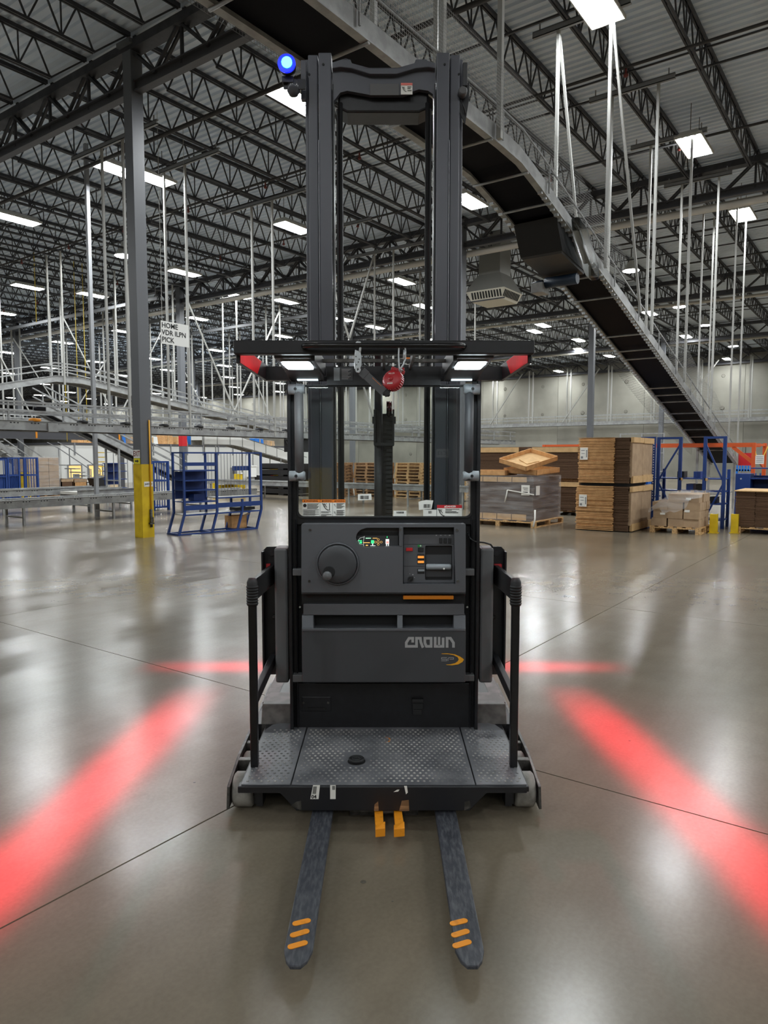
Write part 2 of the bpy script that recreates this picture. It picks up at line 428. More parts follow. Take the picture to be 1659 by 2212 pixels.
# ---- ceiling: ribbed deck with joists, girders, bridging and pipes
m = MB(); P_ = .2; n = int((WALLU + 22) / P_); prof = []
for k in range(n):
    u = -22 + k * P_
    prof += [(u, DECK), (u + .085, DECK), (u + .105, DECK + .045), (u + .18, DECK + .045)]
vs_ = [(u, -34, z) for u, z in prof] + [(u, 118, z) for u, z in prof]; q = len(prof)
m.add(vs_, [(i, i + 1, q + i + 1, q + i) for i in range(q - 1)])
ceil = bpy.data.objects.new('ceiling', finish('ceiling', m, M_deck, (0, 0, 0))); COL.objects.link(ceil)
ceil['kind'] = 'structure'; ORG[ceil] = (0, 0, 0)

JS = 1.45; JL = DU - .1; ZT, ZB = DECK - .05, DECK - .68
mc = MB()
for dx in (-.028, .028): mc.box(0, JL, dx - .016, dx + .016, ZT - .03, ZT + .045)
chord_me = finish('roof_joist', mc, M_joist, (0, 0, 0))
mbt = MB()
for dx in (-.028, .028): mbt.box(.75, JL - .75, dx - .016, dx + .016, ZB - .024, ZB + .024)
bch_me = finish('bottom_chord', mbt, M_joist, (0, 0, 0))
mw = MB(); x = .75; st = (JL - 1.5) / 18
mw.bar((.06, 0, ZT - .03), (.75, 0, ZB), .028); mw.bar((JL - .06, 0, ZT - .03), (JL - .75, 0, ZB), .028)
for k in range(18):
    a = .75 + k * st; mid = a + st / 2
    mw.bar((a, 0, ZB), (mid, 0, ZT), .026); mw.bar((mid, 0, ZT), (a + st, 0, ZB), .026)
    if k % 2: mw.bar((a, 0, ZB), (a, 0, ZT), .022)
web_me = finish('web', mw, M_joist, (0, 0, 0))
for i in range(-2, 4):
    ua = U0 + DU * i + .05
    for j in range(-24, 72):
        v = VV0 + JS * j
        if not seen_seg((ua, v, ZT), (ua + JL, v, ZT), 420): continue
        o = share('roof_joist', chord_me, ceil, (ua, v, 0)); share('bottom_chord', bch_me, o); share('web', web_me, o)

ga, gb = 8.42, DECK - .2
mg_ = MB(); mg_.box(-.13, .13, 0, DV, gb - .16, gb)
g_top = finish('roof_girder', mg_, M_joist, (0, 0, 0))
mg_ = MB(); mg_.box(-.08, .08, 0, DV, ga - .015, ga + .015); mg_.box(-.02, .02, 0, DV, ga + .015, ga + .17); mg_.box(-.08, .08, 0, DV, ga + .17, ga + .2)
g_bot = finish('bottom_chord', mg_, M_girder, (0, 0, 0))
mg_ = MB(); st = DV / 10
for k in range(10):
    a = k * st
    p, r_ = (a, a + st / 2) if k % 2 == 0 else (a + st, a + st / 2)
    for dx in (-.05, .05):
        mg_.bar((dx, a, gb - .1), (dx, a + st / 2, ga + .15), .05, .05); mg_.bar((dx, a + st / 2, ga + .15), (dx, a + st, gb - .1), .05, .05)
    mg_.bar((0, a, ga + .1), (0, a, gb - .1), .05)
g_web = finish('web', mg_, M_joist, (0, 0, 0))
for i in range(-1, 5):
    for v in GV:
        if not seen_seg((U0 + DU * i, v, 9), (U0 + DU * i, v + DV, 9), 600): continue
        o = share('roof_girder', g_top, ceil, (U0 + DU * i, v, 0)); share('bottom_chord', g_bot, o); share('web', g_web, o)
for i in range(-1, 4):
    for fr in (.25, .5, .75):
        u = U0 + DU * (i + fr)
        part('bridging_rod', MB().box(u - .018, u + .018, -12, 100, ZB + .02, ZB + .055), M_joist, ceil)
        if fr == .5:
            part('bridging_rod', MB().box(u + .3, u + .33, -12, 100, ZT - .1, ZT - .07), M_joist, ceil)
for u, r_, z, mm in ((U0 + 1.6, .045, 8.55, M_pipedark), (U0 + 5.1, .03, 8.72, M_pipedark), (U0 + 9.0, .03, 8.72, M_pipedark), (21.45, .11, 8.35, M_pipe),
                     (24.6, .03, 8.7, M_pipedark), (28.4, .03, 8.7, M_pipedark), (34.2, .07, 8.4, M_pipe), (38, .03, 8.7, M_pipedark), (46.4, .06, 8.4, M_pipe)):
    part('sprinkler_pipe', MB().tube([(u, -12, z), (u, 100, z)], r_, 8), mm, ceil)
# sprinkler heads with their red valves on the nearest pipes
mh = MB(); mh.tube([(0, 0, 0), (0, 0, -.1)], .02, 6); mh.lathe([(.035, -.1), (.05, -.13), (.02, -.16)], (0, 0, 0), 'z', 8)
head_me = finish('sprinkler_head', mh, mat('valve_red', S(120, 50, 45), .5), (0, 0, 0))
for u, z in ((U0 + 5.1, 8.7), (U0 + 9.0, 8.7)):
    for k in range(-3, 12):
        v = 4.4 + 3.1 * k
        if seen_uv([(u, v, z)], 10): share('sprinkler_head', head_me, ceil, (u, v, z))

# ---- columns
CS = .125
sh = MB().box(-CS, CS, -CS, CS, 1.44, 9.3)
shaft_me = finish('shaft', sh, M_column, (0, 0, 0))
sl = MB().box(-CS - .006, CS + .006, -CS - .006, CS + .006, 0.0, 1.44)
sleeve_me = finish('yellow_sleeve', sl, M_yellow, (0, 0, 0))
grey_me = finish('grey_sleeve', MB().box(-CS, CS, -CS, CS, 0, 1.44), M_column, (0, 0, 0))
cap_me = finish('cap_plate', MB().box(-.2, .2, -.2, .2, 9.22, 9.3), M_column, (0, 0, 0))
red_me = finish('red_band', MB().box(-CS - .008, CS + .008, -CS - .008, CS + .008, 2.05, 2.85), M_redpaint, (0, 0, 0))
col_labels = {(0, 0): 'tall grey steel column with a yellow painted base beside the blue rack', (1, 1): 'grey steel column with a red band behind the blue rack',
              (1, 2): 'grey steel column at far left beside the steel stairs', (2, 0): 'pale grey column standing behind the double stack of cardboard sheets',
              (2, 1): 'grey column seen through the windshield beside the wooden pallets', (3, 0): 'slim grey column behind the black belt conveyor near the back wall',
              (2, 2): 'distant grey column with a red band right of the red-banded one', (1, 0): 'grey steel column hidden behind the right mast rail of the truck'}
for i in range(0, 4):
    for j in range(0, 5):
        u, v = U0 + DU * i, VV0 + DV * j
        if not seen_uv([(u, v, 0), (u, v, 5)], 10): continue
        lab = col_labels.get((i, j), 'distant grey steel column among the far conveyors')
        t = thing('steel_column', lab, 'column', (u, v, 0), 'uv', None if (i, j) in col_labels else 'distant steel columns')
        share('shaft', shaft_me, t); share('cap_plate', cap_me, t)
        if (i, j) == (0, 0): share('yellow_sleeve', sleeve_me, t)
        else: share('lower_shaft', grey_me, t)
        if (i, j) in ((1, 1), (2, 2)): share('red_band', red_me, t)

# column and aisle sign behind the photographer: only their reflections show in the windshield
t = thing('steel_column', 'grey steel column with yellow base reflected in the left of the windshield', 'column', (-.9, -2.6, 0))
share('shaft', shaft_me, t); share('yellow_sleeve', sleeve_me, t)
t.rotation_euler = (0, 0, 0)

# ---- ceiling lamps
mh = MB()
mh.hexa([(-.62, -.27, 0), (.62, -.27, 0), (.62, .27, 0), (-.62, .27, 0)], [(-.55, -.18, .12), (.55, -.18, .12), (.55, .18, .12), (-.55, .18, .12)])
house_me = finish('housing', mh, M_lampbody, (0, 0, 0))
tube_me = finish('lamp_tube', MB().add([(-.57, -.03, -.02), (-.57, .03, -.02), (.57, .03, -.02), (.57, -.03, -.02)], [(0, 1, 2, 3)]), M_lamp, (0, 0, 0))
hang_me = finish('hanger_wire', MB().bar((0, 0, .12), (0, 0, .75), .012), M_joist, (0, 0, 0))
rim_me = finish('rim', MB().box(-.63, .63, -.285, -.265, -.04, .02).box(-.63, .63, .265, .285, -.04, .02).box(-.645, -.625, -.285, .285, -.04, .02).box(.625, .645, -.285, .285, -.04, .02), M_lampbody, (0, 0, 0))
pan_me = finish('lamp_panel', MB().add([(-.58, -.2, -.02), (-.58, .2, -.02), (.58, .2, -.02), (.58, -.2, -.02)], [(0, 1, 2, 3)]), mat('lamp_panel_glow', (1, 1, 1), .4, emit=(.95, .985, 1.), es=LAMP * .6), (0, 0, 0))
def lamp(u, v, z, label, group=None, far=False, rz=0):
    t = thing('ceiling_lamp', label, 'ceiling lamp', (u, v, z), 'uv', group)
    if rz: t.rotation_euler = (0, 0, rz)
    share('housing', house_me, t)
    if far: share('lamp_panel', pan_me, t)
    else:
        for k in range(4): share('lamp_tube', tube_me, t, (0, -.195 + .13 * k, 0))
        share('rim', rim_me, t); share('hanger_wire', hang_me, t, (-.4, 0, 0)); share('hanger_wire', hang_me, t, (.4, 0, 0))
    return t
near = [(35, 472, 'long bright ceiling lamp at the left edge of the picture'), (633, 490, 'ceiling lamp with four bright tubes just left of the mast'),
        (645, 218, 'ceiling lamp glowing beside the top of the left mast rail under the blue light'), (262, 368, 'ceiling lamp just left of the tall yellow-based column'),
        (322, 381, 'ceiling lamp peeking out just right of the tall yellow-based column'), (398, 588, 'ceiling lamp above the white hanging sign'),
        (200, 636, 'ceiling lamp left of the tall column, at the height of the sign'), (617, 650, 'ceiling lamp left of the mast at middle height'),
        (1285, 4, 'ceiling lamp cut off by the top edge of the picture'), (1500, 313, 'square ceiling lamp at upper right below the roof joists'),
        (1013, 433, 'ceiling lamp just right of the mast behind the black belt'), (1605, 462, 'ceiling lamp near the right edge of the picture'),
        (868, 607, 'ceiling lamp seen between the two mast rails')]
taken = []
for x, y, lab in near:
    u, v, z = PZuv(x, y, 8.6); taken.append((u, v)); lamp(u, v, z, lab)
mid = [(60, 620), (425, 688), (810, 707), (915, 662), (742, 690), (330, 775), (468, 757), (20, 762), (135, 740), (515, 640), (265, 716), (485, 790), (1173, 703), (1155, 716), (1250, 735), (1252, 755), (1482, 727), (1403, 677)]
for x, y in mid:
    u, v, z = PZuv(x, y, 8.6); taken.append((u, v)); lamp(u, v, z, 'small bright ceiling lamp in the distant rows under the roof', 'distant rectangular ceiling lamps', True)
mbell = MB(); mbell.lathe([(.06, .5), (.09, .34), (.2, .2), (.3, .02), (.32, 0)], (0, 0, 0), 'z', 16)
bell_me = finish('bell_shade', mbell, M_lampbody, (0, 0, 0))
disc_me = finish('lens', MB().lathe([(.29, -.01), (.29, .015)], (0, 0, 0), 'z', 16), mat('bell_lens_glow', (1, 1, 1), .4, emit=(.97, .985, .97), es=LAMP * .7), (0, 0, 0))
stem_me = finish('stem', MB().bar((0, 0, .5), (0, 0, .85), .03), M_joist, (0, 0, 0))
for x, y, lab in ((1363, 585, 'round bell lamp right of the belt drive box'), (1468, 663, 'round bell lamp hanging right of the belt above the back wall'), (1523, 703, 'round bell lamp second nearest the right edge'),
                  (1584, 748, 'round bell lamp farthest right above the concrete wall'), (267, 553, 'round lamp hanging just left of the tall yellow-based column')):
    u, v, z = PZuv(x, y, 8.6); taken.append((u, v))
    t = thing('bell_lamp', lab, 'ceiling lamp', (u, v, z), 'uv'); share('bell_shade', bell_me, t); share('lens', disc_me, t); share('stem', stem_me, t)
for i in range(0, 9):
    for j in range(0, 15):
        u, v = 11.3 + 6.5 * i, 4.05 + 6.4 * j
        if u > 57 or any((u - a) ** 2 + (v - b) ** 2 < 16 for a, b in taken): continue
        if v < 21 and u < 30: continue
        if not seen_uv([(u, v, 8.6)], 10): continue
        lamp(u, v, 8.6, 'small bright ceiling lamp in the distant rows under the roof', 'distant rectangular ceiling lamps', True)
for u, v in [(a, b) for a in (-14.7, -8.2) for b in (-21.6, -15.2, -8.8, -2.4, 4.05, 10.4, 16.8, 23.2)] + [(-1.7, -15.2), (-1.7, 16.8), (-1.7, 23.2), (4.8, -15.2), (4.8, -8.8), (4.8, 23.2)]:
    if 1:
        if seen_uv([(u, v, 8.6)], 20): continue
        lamp(u, v, 8.6, 'white ceiling lamp out of frame above the photographer', 'ceiling lamps above and behind the photographer', True)
for u, v in ((-1.7, 29.6), (4.8, 29.6), (4.8, 36), (11.3, 36), (11.3, 42.4), (11.3, 48.8), (17.8, 48.8), (17.8, 55.2)):
    lamp(u, v, 8.6, 'white ceiling lamp beyond the left edge of the picture', 'ceiling lamps beyond the left edge', True)
for u in (11.3, 17.8, 24.3, 30.8, 37.3, 43.8, 50.3):
    for v in (-21.6, -15.2, -8.8, -2.4):
        lamp(u, v, 8.6, 'white ceiling lamp beyond the right edge of the picture', 'ceiling lamps beyond the right edge', True)

# ================================================================== THE ORDER PICKER TRUCK
T = thing('order_picker_truck', 'black and grey stand-up order picker truck with tall mast, facing the camera', 'forklift', (0, 3.6, 0))
def q2(px, py, Y):
    p = PY(px, py, Y); return (p[0], p[2])
def pb(mb, x0, y0, x1, y1, Y, th, mi=0):          # box with its front face on a picture rectangle, at distance Y
    a = q2(x0, (y0 + y1) / 2, Y)[0]; b = q2(x1, (y0 + y1) / 2, Y)[0]
    return mb.box(a, b, Y, Y + th, q2(829, y1, Y)[1], q2(829, y0, Y)[1], mi)
def mir(f):
    for s in (-1, 1): f(s)
def face(poly, Y): return [q2(x, y, Y) for x, y in poly]
def rrect(x0, y0, x1, y1, r, n=5):
    pts = []
    for cx, cy, a0 in ((x1 - r, y0 + r, -90), (x1 - r, y1 - r, 0), (x0 + r, y1 - r, 90), (x0 + r, y0 + r, 180)):
        for k in range(n + 1):
            a = math.radians(a0 + 90 * k / n); pts.append((cx + r * math.cos(a), cy + r * math.sin(a)))
    return pts

# ---- forks
def fork(s):
    xo, xi, Yt = .312, .222, 2.03
    pl = [(xi, 3.75), (xo, 3.75), (xo, Yt + .07), (xo - .012, Yt + .025), (xo - .028, Yt), (xi + .03, Yt), (xi + .012, Yt + .025), (xi, Yt + .07)]
    m = MB(); n = len(pl)
    top = [(s * x, y, .065) for x, y in pl]
    bot = [(s * x, y, .052 if y < 2.2 else .02) for x, y in pl]
    m.add(top + bot, [tuple(range(n)), tuple(range(2 * n - 1, n - 1, -1))] + [(i, (i + 1) % n, n + (i + 1) % n, n + i) for i in range(n)])
    f = part('fork', m, M_fork, T, .003)
    rows = [((632, 671), (1998, 1986)), ((627, 668), (2023, 2009)), ((622, 664), (2048, 2034))] if s < 0 else [((972, 1010), (1998, 1986)), ((975, 1014), (2023, 2009)), ((978, 1018), (2046, 2032))]
    for (xa, xb), (ya, yb) in rows:
        a = PZ(xa + 7, ya - 3, .0655); b = PZ(xb - 7, yb + 3, .0655)
        d = Vector(b) - Vector(a); d.normalize(); nn = Vector((-d.y, d.x, 0)); r = .0115; pts = []
        for k in range(9): t_ = math.pi * k / 8; pts.append(Vector(b) + (d * math.sin(t_) + nn * math.cos(t_)) * r)
        for k in range(9): t_ = math.pi * k / 8; pts.append(Vector(a) - (d * math.sin(t_) + nn * math.cos(t_)) * r)
        part('yellow_mark', MB().prism([(p.x, p.y) for p in pts], 'z', .0648, .0668), M_orange, f)
mir(fork)

# ---- pallet clamp: two yellow hooked arms on a dark bracket
br = part('clamp_bracket', MB().box(-.15, .15, 3.0, 3.2, .03, .045).box(-.15, .15, 3.0, 3.03, .03, .075).box(-.05, .06, 2.97, 3.02, .055, .07), M_steel, T)
for (xa, xb), (ca, cb) in (((807, 826), (811, 829)), ((850, 866), (854, 874))):
    A = PZ(xa, 1757, .075); B = PZ(xb, 1757, .075); C = PZ(ca, 1787, .075); D = PZ(cb, 1787, .075)
    m = MB(); m.hexa([(C[0], C[1], .045), (D[0], D[1], .045), (B[0], 3.05, .045), (A[0], 3.05, .045)], [(C[0], C[1], .072), (D[0], D[1], .072), (B[0], 3.05, .072), (A[0], 3.05, .072)])
    s = 1 if ca < 830 else -1
    x0, x1 = (C[0], D[0] + .006) if s > 0 else (C[0] - .006, D[0])
    m.hexa([(x0, C[1] - .02, .042), (x1, C[1] - .012, .042), (x1, C[1] + .03, .042), (x0, C[1] + .02, .042)], [(x0, C[1] - .02, .078), (x1, C[1] - .012, .078), (x1, C[1] + .03, .085), (x0, C[1] + .02, .075)])
    part('clamp_arm', m, M_orange, T, .002)

# ---- bumper under the platform edge
bp_ = face([(513, 1699), (1139, 1699), (1139, 1713), (1052, 1713), (1014, 1752), (640, 1752), (604, 1713), (513, 1713)], 2.945)
part('bumper', MB().prism(bp_, 'y', 2.945, 2.99), M_bumper, T, .004)
st1 = part('asset_sticker', MB().prism(face([(676, 1697), (691, 1697), (688, 1727), (670, 1727)], 2.94), 'y', 2.9435, 2.945), M_white, T)
m = MB()
for k in range(5): m.prism(face([(677 + k * 1.6, 1699), (677.8 + k * 1.6, 1699), (675.8 + k * 1.6, 1715), (675 + k * 1.6, 1715)], 2.9425), 'y', 2.9425, 2.9434)
m = merge(m, text_mb('04', .022, lambda p: (q2(678, 1722, 2.94)[0] + p[0], 2.942, q2(678, 1722, 2.94)[1] + p[1]), bold=.0006))
part('print', m, M_print, st1)
st2 = part('asset_sticker', MB().prism(face([(713, 1697), (725, 1697), (725, 1727), (713, 1727)], 2.94), 'y', 2.9435, 2.945), M_white, T)
m = MB()
for k in range(4): m.prism(face([(718 + k * 1.5, 1698), (718.8 + k * 1.5, 1698), (718.8 + k * 1.5, 1706), (718 + k * 1.5, 1706)], 2.9425), 'y', 2.9425, 2.9434)
part('print', m, M_print, st2)
for a, b, mm in ((((873, 1698), (879, 1698), (881, 1712), (877, 1716)), 0, M_white), (((850, 1711), (858, 1706), (863, 1706), (860, 1710)), 0, M_white),
                 (((808, 1752), (818, 1752), (817, 1731), (809, 1738)), 0, M_wooddark), (((862, 1752), (884, 1752), (883, 1728), (868, 1730)), 0, M_wooddark), (((628, 1741), (652, 1751), (650, 1730), (640, 1732)), 0, M_steel), (((1003, 1751), (1018, 1744), (1014, 1730), (1004, 1732)), 0, M_steel)):
    part('scuff', MB().prism(face(list(a), 2.944), 'y', 2.9442, 2.946), mm, T)

# ---- platform: deck, three mats, tread dots, pedal
part('platform_deck', MB().box(-.625, .625, 2.952, 3.72, .158, .182), M_black, T, .004)
XS = (-.618, -.401, .395, .618)
for k in range(3):
    a, b = XS[k] + .003, XS[k + 1] - .003
    ch = .03
    pl = [(a, 2.957), (b, 2.957), (b, 3.6 if k == 1 else 3.66), (a, 3.6 if k == 1 else 3.66)]
    if k == 0: pl = [(a, 2.957), (b, 2.957), (b, 3.66), (a + .06, 3.66), (a + .03, 3.64), (a, 3.56)]
    if k == 2: pl = [(a, 2.957), (b, 2.957), (b, 3.56), (b - .03, 3.64), (b - .06, 3.66), (a, 3.66)]
    mt = part('floor_mat', MB().prism(pl, 'z', .18, .191), M_mat, T, .002)
    m = MB(); nx = max(3, int((b - a - .03) / .0262)); dx = (b - a - .03) / nx; y = 2.985; r = 0
    while y < 3.57:
        for c in range(nx):
            x = a + .022 + dx * (c + (.5 if r % 2 else 0))
            if x > b - .012 or (k == 1 and abs(x + .13) < .058 and abs(y - 3.21) < .075): continue
            if k != 1 and y > 3.5 and abs(x) > .57: continue
            m.lathe([(.0065, .191), (.0045, .1935), (0.0001, .194)], (x, y, 0), 'z', 6)
        y += .0262; r += 1
    part('tread_dots', m, M_matdot, mt, kind='stuff')
pc = PZ(770, 1641, .2)
pd = part('foot_pedal', MB().lathe([(.041, .188), (.041, .193)], (pc[0], pc[1], 0), 'z', 28), M_dark, T)
part('pedal_disc', MB().lathe([(.036, .19), (.036, .206), (.033, .209), (.026, .209), (.025, .2065), (.021, .2065), (.02, .209), (.013, .209), (.012, .2065), (.008, .2065), (.006, .209), (.0001, .209)], (pc[0], pc[1], 0), 'z', 28), M_rubber, pd)
c_ = PZ(832, 1598, .1915); m = MB(); pts = [(c_[0] + .028 * math.cos(a), c_[1] + .035 * math.sin(a)) for a in [math.radians(-75 + 15 * k) for k in range(11)]]
pts += [(c_[0] - .006 + .026 * math.cos(a), c_[1] + .031 * math.sin(a)) for a in [math.radians(75 - 15 * k) for k in range(11)]]
part('mat_emblem', MB().prism(pts, 'z', .1905, .1918), M_orangebar, T)

# ---- outriggers with load wheels
def outrigger(s):
    o = part('outrigger', MB().prism([(3.05, .03), (3.07, .125), (3.32, .17), (4.3, .2), (4.3, .05), (3.4, .03)], 'x', s * .69, s * .703), M_steel, T, .003)
    part('inner_plate', MB().prism([(3.1, .03), (3.1, .13), (3.32, .16), (4.3, .17), (4.3, .05)], 'x', s * .575, s * .587), M_black, o)
    for y in (3.26, 3.46): part('cross_block', MB().box(s * .587, s * .69, y, y + .035, .1, .165), M_steel, o, .003)
    part('arm_box', MB().box(s * .587, s * .69, 3.66, 4.3, .05, .185), M_black, o)
    for y in (3.15, 3.375):
        wl = part('load_wheel', MB().lathe([(.03, s * .592), (.068, s * .594), (.077, s * .602), (.077, s * .676), (.068, s * .685), (.03, s * .687)], (0, y, .0775), 'x', 32), M_wheel, o)
        part('hub', MB().lathe([(.028, s * .588), (.028, s * .69)], (0, y, .0775), 'x', 14), M_steel, wl)
mir(outrigger)
for s in (-1, 1): part('axle_block', MB().box(s * .575, s * .545, 3.08, 3.16, .03, .15), M_black, T)
# ---- base covers and power unit behind the platform
def cover(s):
    x0, x1 = s * .46, s * .643
    part('base_cover', MB().hexa([(min(x0, s * .66), 3.66, .06), (max(x0, s * .66), 3.66, .06), (max(x0, s * .66), 3.9, .06), (min(x0, s * .66), 3.9, .06)],
         [(min(x0, x1), 3.66, .294), (max(x0, x1), 3.66, .294), (max(x0, s * .63), 3.85, .294), (min(x0, s * .63), 3.85, .294)]), M_basegrey, T, .004)
    part('base_step', MB().box(s * .6, s * .685, 3.9, 4.35, .05, .22), M_basegrey, T, .004)
mir(cover)
part('power_unit', MB().box(-.47, .47, 4.2, 5.0, .08, 1.0), M_cover, T, .03)
part('chassis', MB().box(-.6, .6, 3.75, 4.3, .06, .26), M_black, T, .01)
for s in (-1, 1): part('drive_wheel', MB().lathe([(.12, s * .2), (.13, s * .21), (.13, s * .3), (.12, s * .31)], (0, 4.7, .131), 'x', 24), M_rubber, T)

# ---- operator frame: uprights, header, back panel, lower panel
def upright(s):
    m = MB()
    xo, xi = s * .483, s * .443
    m.box(xo, s * .466, 3.56, 3.7, .192, 1.975); m.box(xo, xi, 3.6, 3.62, .192, 1.975); m.box(s * .45, xi, 3.585, 3.64, .192, 1.28)
    part('frame_upright', m, M_black, T, .004)
mir(upright)
m = MB(); pb(m, 632, 1476, 1026, 1579, 3.6, .03)
lp = part('lower_panel', m, M_black, T, .003)
m = MB(); pb(m, 652, 1505, 715, 1537, 3.596, .006); ap = part('access_plate', m, M_black, lp, .003)
m = MB(); pb(m, 665, 1529, 701, 1534, 3.592, .006); part('slot', m, M_dark, ap)
for x in (656, 709):
    c_ = PY(x, 1518, 3.594); part('screw', MB().lathe([(.006, -.003), (.006, .002)], c_, 'y', 10), M_steel, ap)
m = MB(); pb(m, 890, 1511, 915, 1519, 3.57, .03); pb(m, 891, 1519, 914, 1533, 3.585, .015); pb(m, 892, 1533, 911, 1545, 3.59, .01)
part('latch', m, M_rubber, lp, .003)
m = MB(); pb(m, 634, 1120, 1024, 1478, 3.63, .02); part('back_panel', m, M_dark, T)
m = MB(); pb(m, 632, 1458, 655, 1474, 3.56, .05); pb(m, 1004, 1458, 1025, 1472, 3.56, .05); pb(m, 632, 1229, 655, 1244, 3.56, .04); pb(m, 1004, 1229, 1025, 1244, 3.56, .04)
part('mount_block', m, M_cover, T, .004)
for x in (648, 1009):
    c_ = PY(x, 1311, 3.625); part('white_plug', MB().lathe([(.006, -.004), (.004, -.008), (.006, .0)], c_, 'y', 12), M_white, T)

# ---- windshield with rubber gasket, labels on the glass
outer = face([(632, 831), (1026, 831), (1026, 1132), (632, 1132)], 3.615)
inner = face(rrect(641, 833, 1020, 1119, 14), 3.615)
part('window_frame', MB().prism(outer, 'y', 3.605, 3.635, holes=[inner]), M_black, T)
gin = face(rrect(645, 836, 1016, 1115, 12), 3.61)
part('gasket', MB().prism(inner, 'y', 3.598, 3.612, holes=[gin]), M_rubber, T, .002)
gl = part('windshield', MB().add([(p[0], 3.618, p[1]) for p in inner], [tuple(range(len(inner)))]), M_glass, T)
def glass_label(poly, name='glass_label', mtl=None, Y=3.6165):
    return part(name, MB().prism(face(poly, Y), 'y', Y - .0008, Y), mtl or M_white, gl)
def rect(x0, y0, x1, y1): return [(x0, y0), (x1, y0), (x1, y1), (x0, y1)]
YL = 3.6145
def on(x, y): c = q2(x, y, YL); return lambda p: (c[0] + p[0], YL, c[1] + p[1])
def prt(lst): return merge(*lst)
def ink(lines): return [MB().prism(face(rect(*l), YL), 'y', YL - .0002, YL) for l in lines]
def faller(ox, oy, k):
    cv = lambda p: (lambda c: (c[0], YL - .0003, c[1]))(q2(ox + p[0] * k, oy + p[1] * k, YL))
    m = MB()
    m.stroke([(0, 0), (3, 4), (5, 9), (9, 14), (14, 17)], 1.6, cv); m.stroke([(5, 5), (11, 1)], 1.3, cv); m.stroke([(5, 8), (9, 6), (12, 11)], 1.3, cv); m.stroke([(13, 18), (17, 17)], 1.5, cv)
    m.add([cv((5 + 1.6 * math.cos(a), 2 + 1.6 * math.sin(a))) for a in [math.pi * i / 4 for i in range(8)]], [tuple(range(8))])
    return m
for (x0, x1), kind in (((653, 691), 0), ((691.6, 718), 1), ((718.6, 746), 2)):
    L_ = glass_label(rect(x0, 1079, x1, 1117), 'warning_label')
    part('orange_band', MB().prism(face(rect(x0, 1079, x1, 1085.5), YL), 'y', YL + .0003, YL + .001), M_lorange, L_)
    c = (x0 + x1) / 2
    ls = [text_mb('▲ WARNING' if False else 'WARNING', .0125 if kind == 0 else .0095, on(c + 2, 1082.3), bold=.0003)]
    ls += [MB().add([on(x0 + 5, 1082)(p) for p in ((-.004, -.004), (.004, -.004), (0, .0045))], [(0, 1, 2)])]
    if kind == 0:
        ls += ink([(663.5, 1087.5 + 2.1 * k, 689 - (k % 3) * 2, 1088.4 + 2.1 * k) for k in range(6)] + [(655, 1101 + 2.2 * k, 689 - (k % 2) * 8, 1101.9 + 2.2 * k) for k in range(6)])
        cc = on(658.5, 1092); ls += [MB().add([cc((.009 * math.cos(a), .009 * math.sin(a))) for a in [math.pi * i / 8 for i in range(16)]], [tuple(range(16))])]
    elif kind == 1:
        ls += [faller(696, 1087, .85)] + ink([(711, 1087, 712.3, 1103), (693.5, 1105, 714, 1105.8), (693.5, 1107, 710, 1107.8), (693.5, 1111, 716, 1112.2), (693.5, 1113.5, 705, 1114.3)])
    else:
        ls += [faller(721, 1088.5, .3), faller(721, 1105, .35)] + ink([(727, 1087 + 2 * k, 744 - (k % 3) * 3, 1087.9 + 2 * k) for k in range(6)] + [(727, 1102 + 2 * k, 744 - (k % 2) * 3, 1102.9 + 2 * k) for k in range(6)])
    part('print', prt(ls), M_print, L_)
L_ = glass_label(rect(944, 1091, 998, 1118), 'danger_label')
part('red_band', MB().prism(face(rect(944, 1091, 998, 1097.5), YL), 'y', YL + .0003, YL + .001), M_lred, L_)
part('band_print', merge(text_mb('DANGER', .0125, on(974, 1094.3), bold=.0003), MB().add([on(961.5, 1094.2)(p) for p in ((-.0045, -.0045), (.0045, -.0045), (0, .005))], [(0, 1, 2)])), M_white, L_)
part('print', prt([faller(946, 1099.5, .85)] + ink([(962, 1099.5, 992, 1100.4), (962, 1101.6, 976, 1102.5), (962, 1104.5, 986, 1105.7), (962, 1106.8, 990, 1108), (976, 1117, 992, 1117.8)])), M_print, L_)
for poly, (bx0, bx1, by0, by1) in (([(773, 1067.5), (802, 1066.5), (803, 1080), (773, 1081)], (778, 797, 1070.5, 1078)), ([(904, 1084), (910, 1082), (921, 1080), (936, 1081), (932, 1099), (905, 1101.5)], (915, 930, 1089, 1097)),
                                   (rect(850, 1103, 878, 1117.5), (857, 872, 1105, 1109)), (rect(914, 1101, 943, 1115), (926, 933, 1103.5, 1109))):
    L_ = glass_label(poly, 'barcode_label'); bars = []; x = bx0
    while x < bx1:
        wd = random.choice((.6, 1., 1.5)); bars.append((x, by0, min(x + wd, bx1), by1)); x += wd + random.choice((.6, .9, 1.2))
    part('barcode', prt(ink(bars)), M_print, L_)

# ---- upper console
YC = 3.47
def zc(p): return (850 + p[0] * .10247, 1120 + p[1] * .10247)
cons_out = face(rrect(651, 1132, 1006, 1280, 3, 2), YC)
disp = [(862, 1140), (862, 1180), (792, 1183)] + [(790 + 21 * math.cos(a), 1162 + 20.5 * math.sin(a)) for a in [math.radians(100 + 16 * k) for k in range(11)]] + [(792, 1140)]
ctrl = [(871, 1139), (981, 1139), (984, 1262), (870.5, 1262)]
cs = part('upper_console', MB().prism(cons_out, 'y', YC, YC + .05, holes=[face(disp, YC), face(ctrl, YC)]), M_console, T, .004)
part('console_body', MB().box(-.405, .405, YC + .05, 3.63, q2(829, 1279, YC)[1], q2(829, 1134, YC)[1]), M_console2, cs)
m = MB(); pb(m, 769, 1150, 862, 1183, YC + .046, .01); part('display_well', m, M_dark, cs)
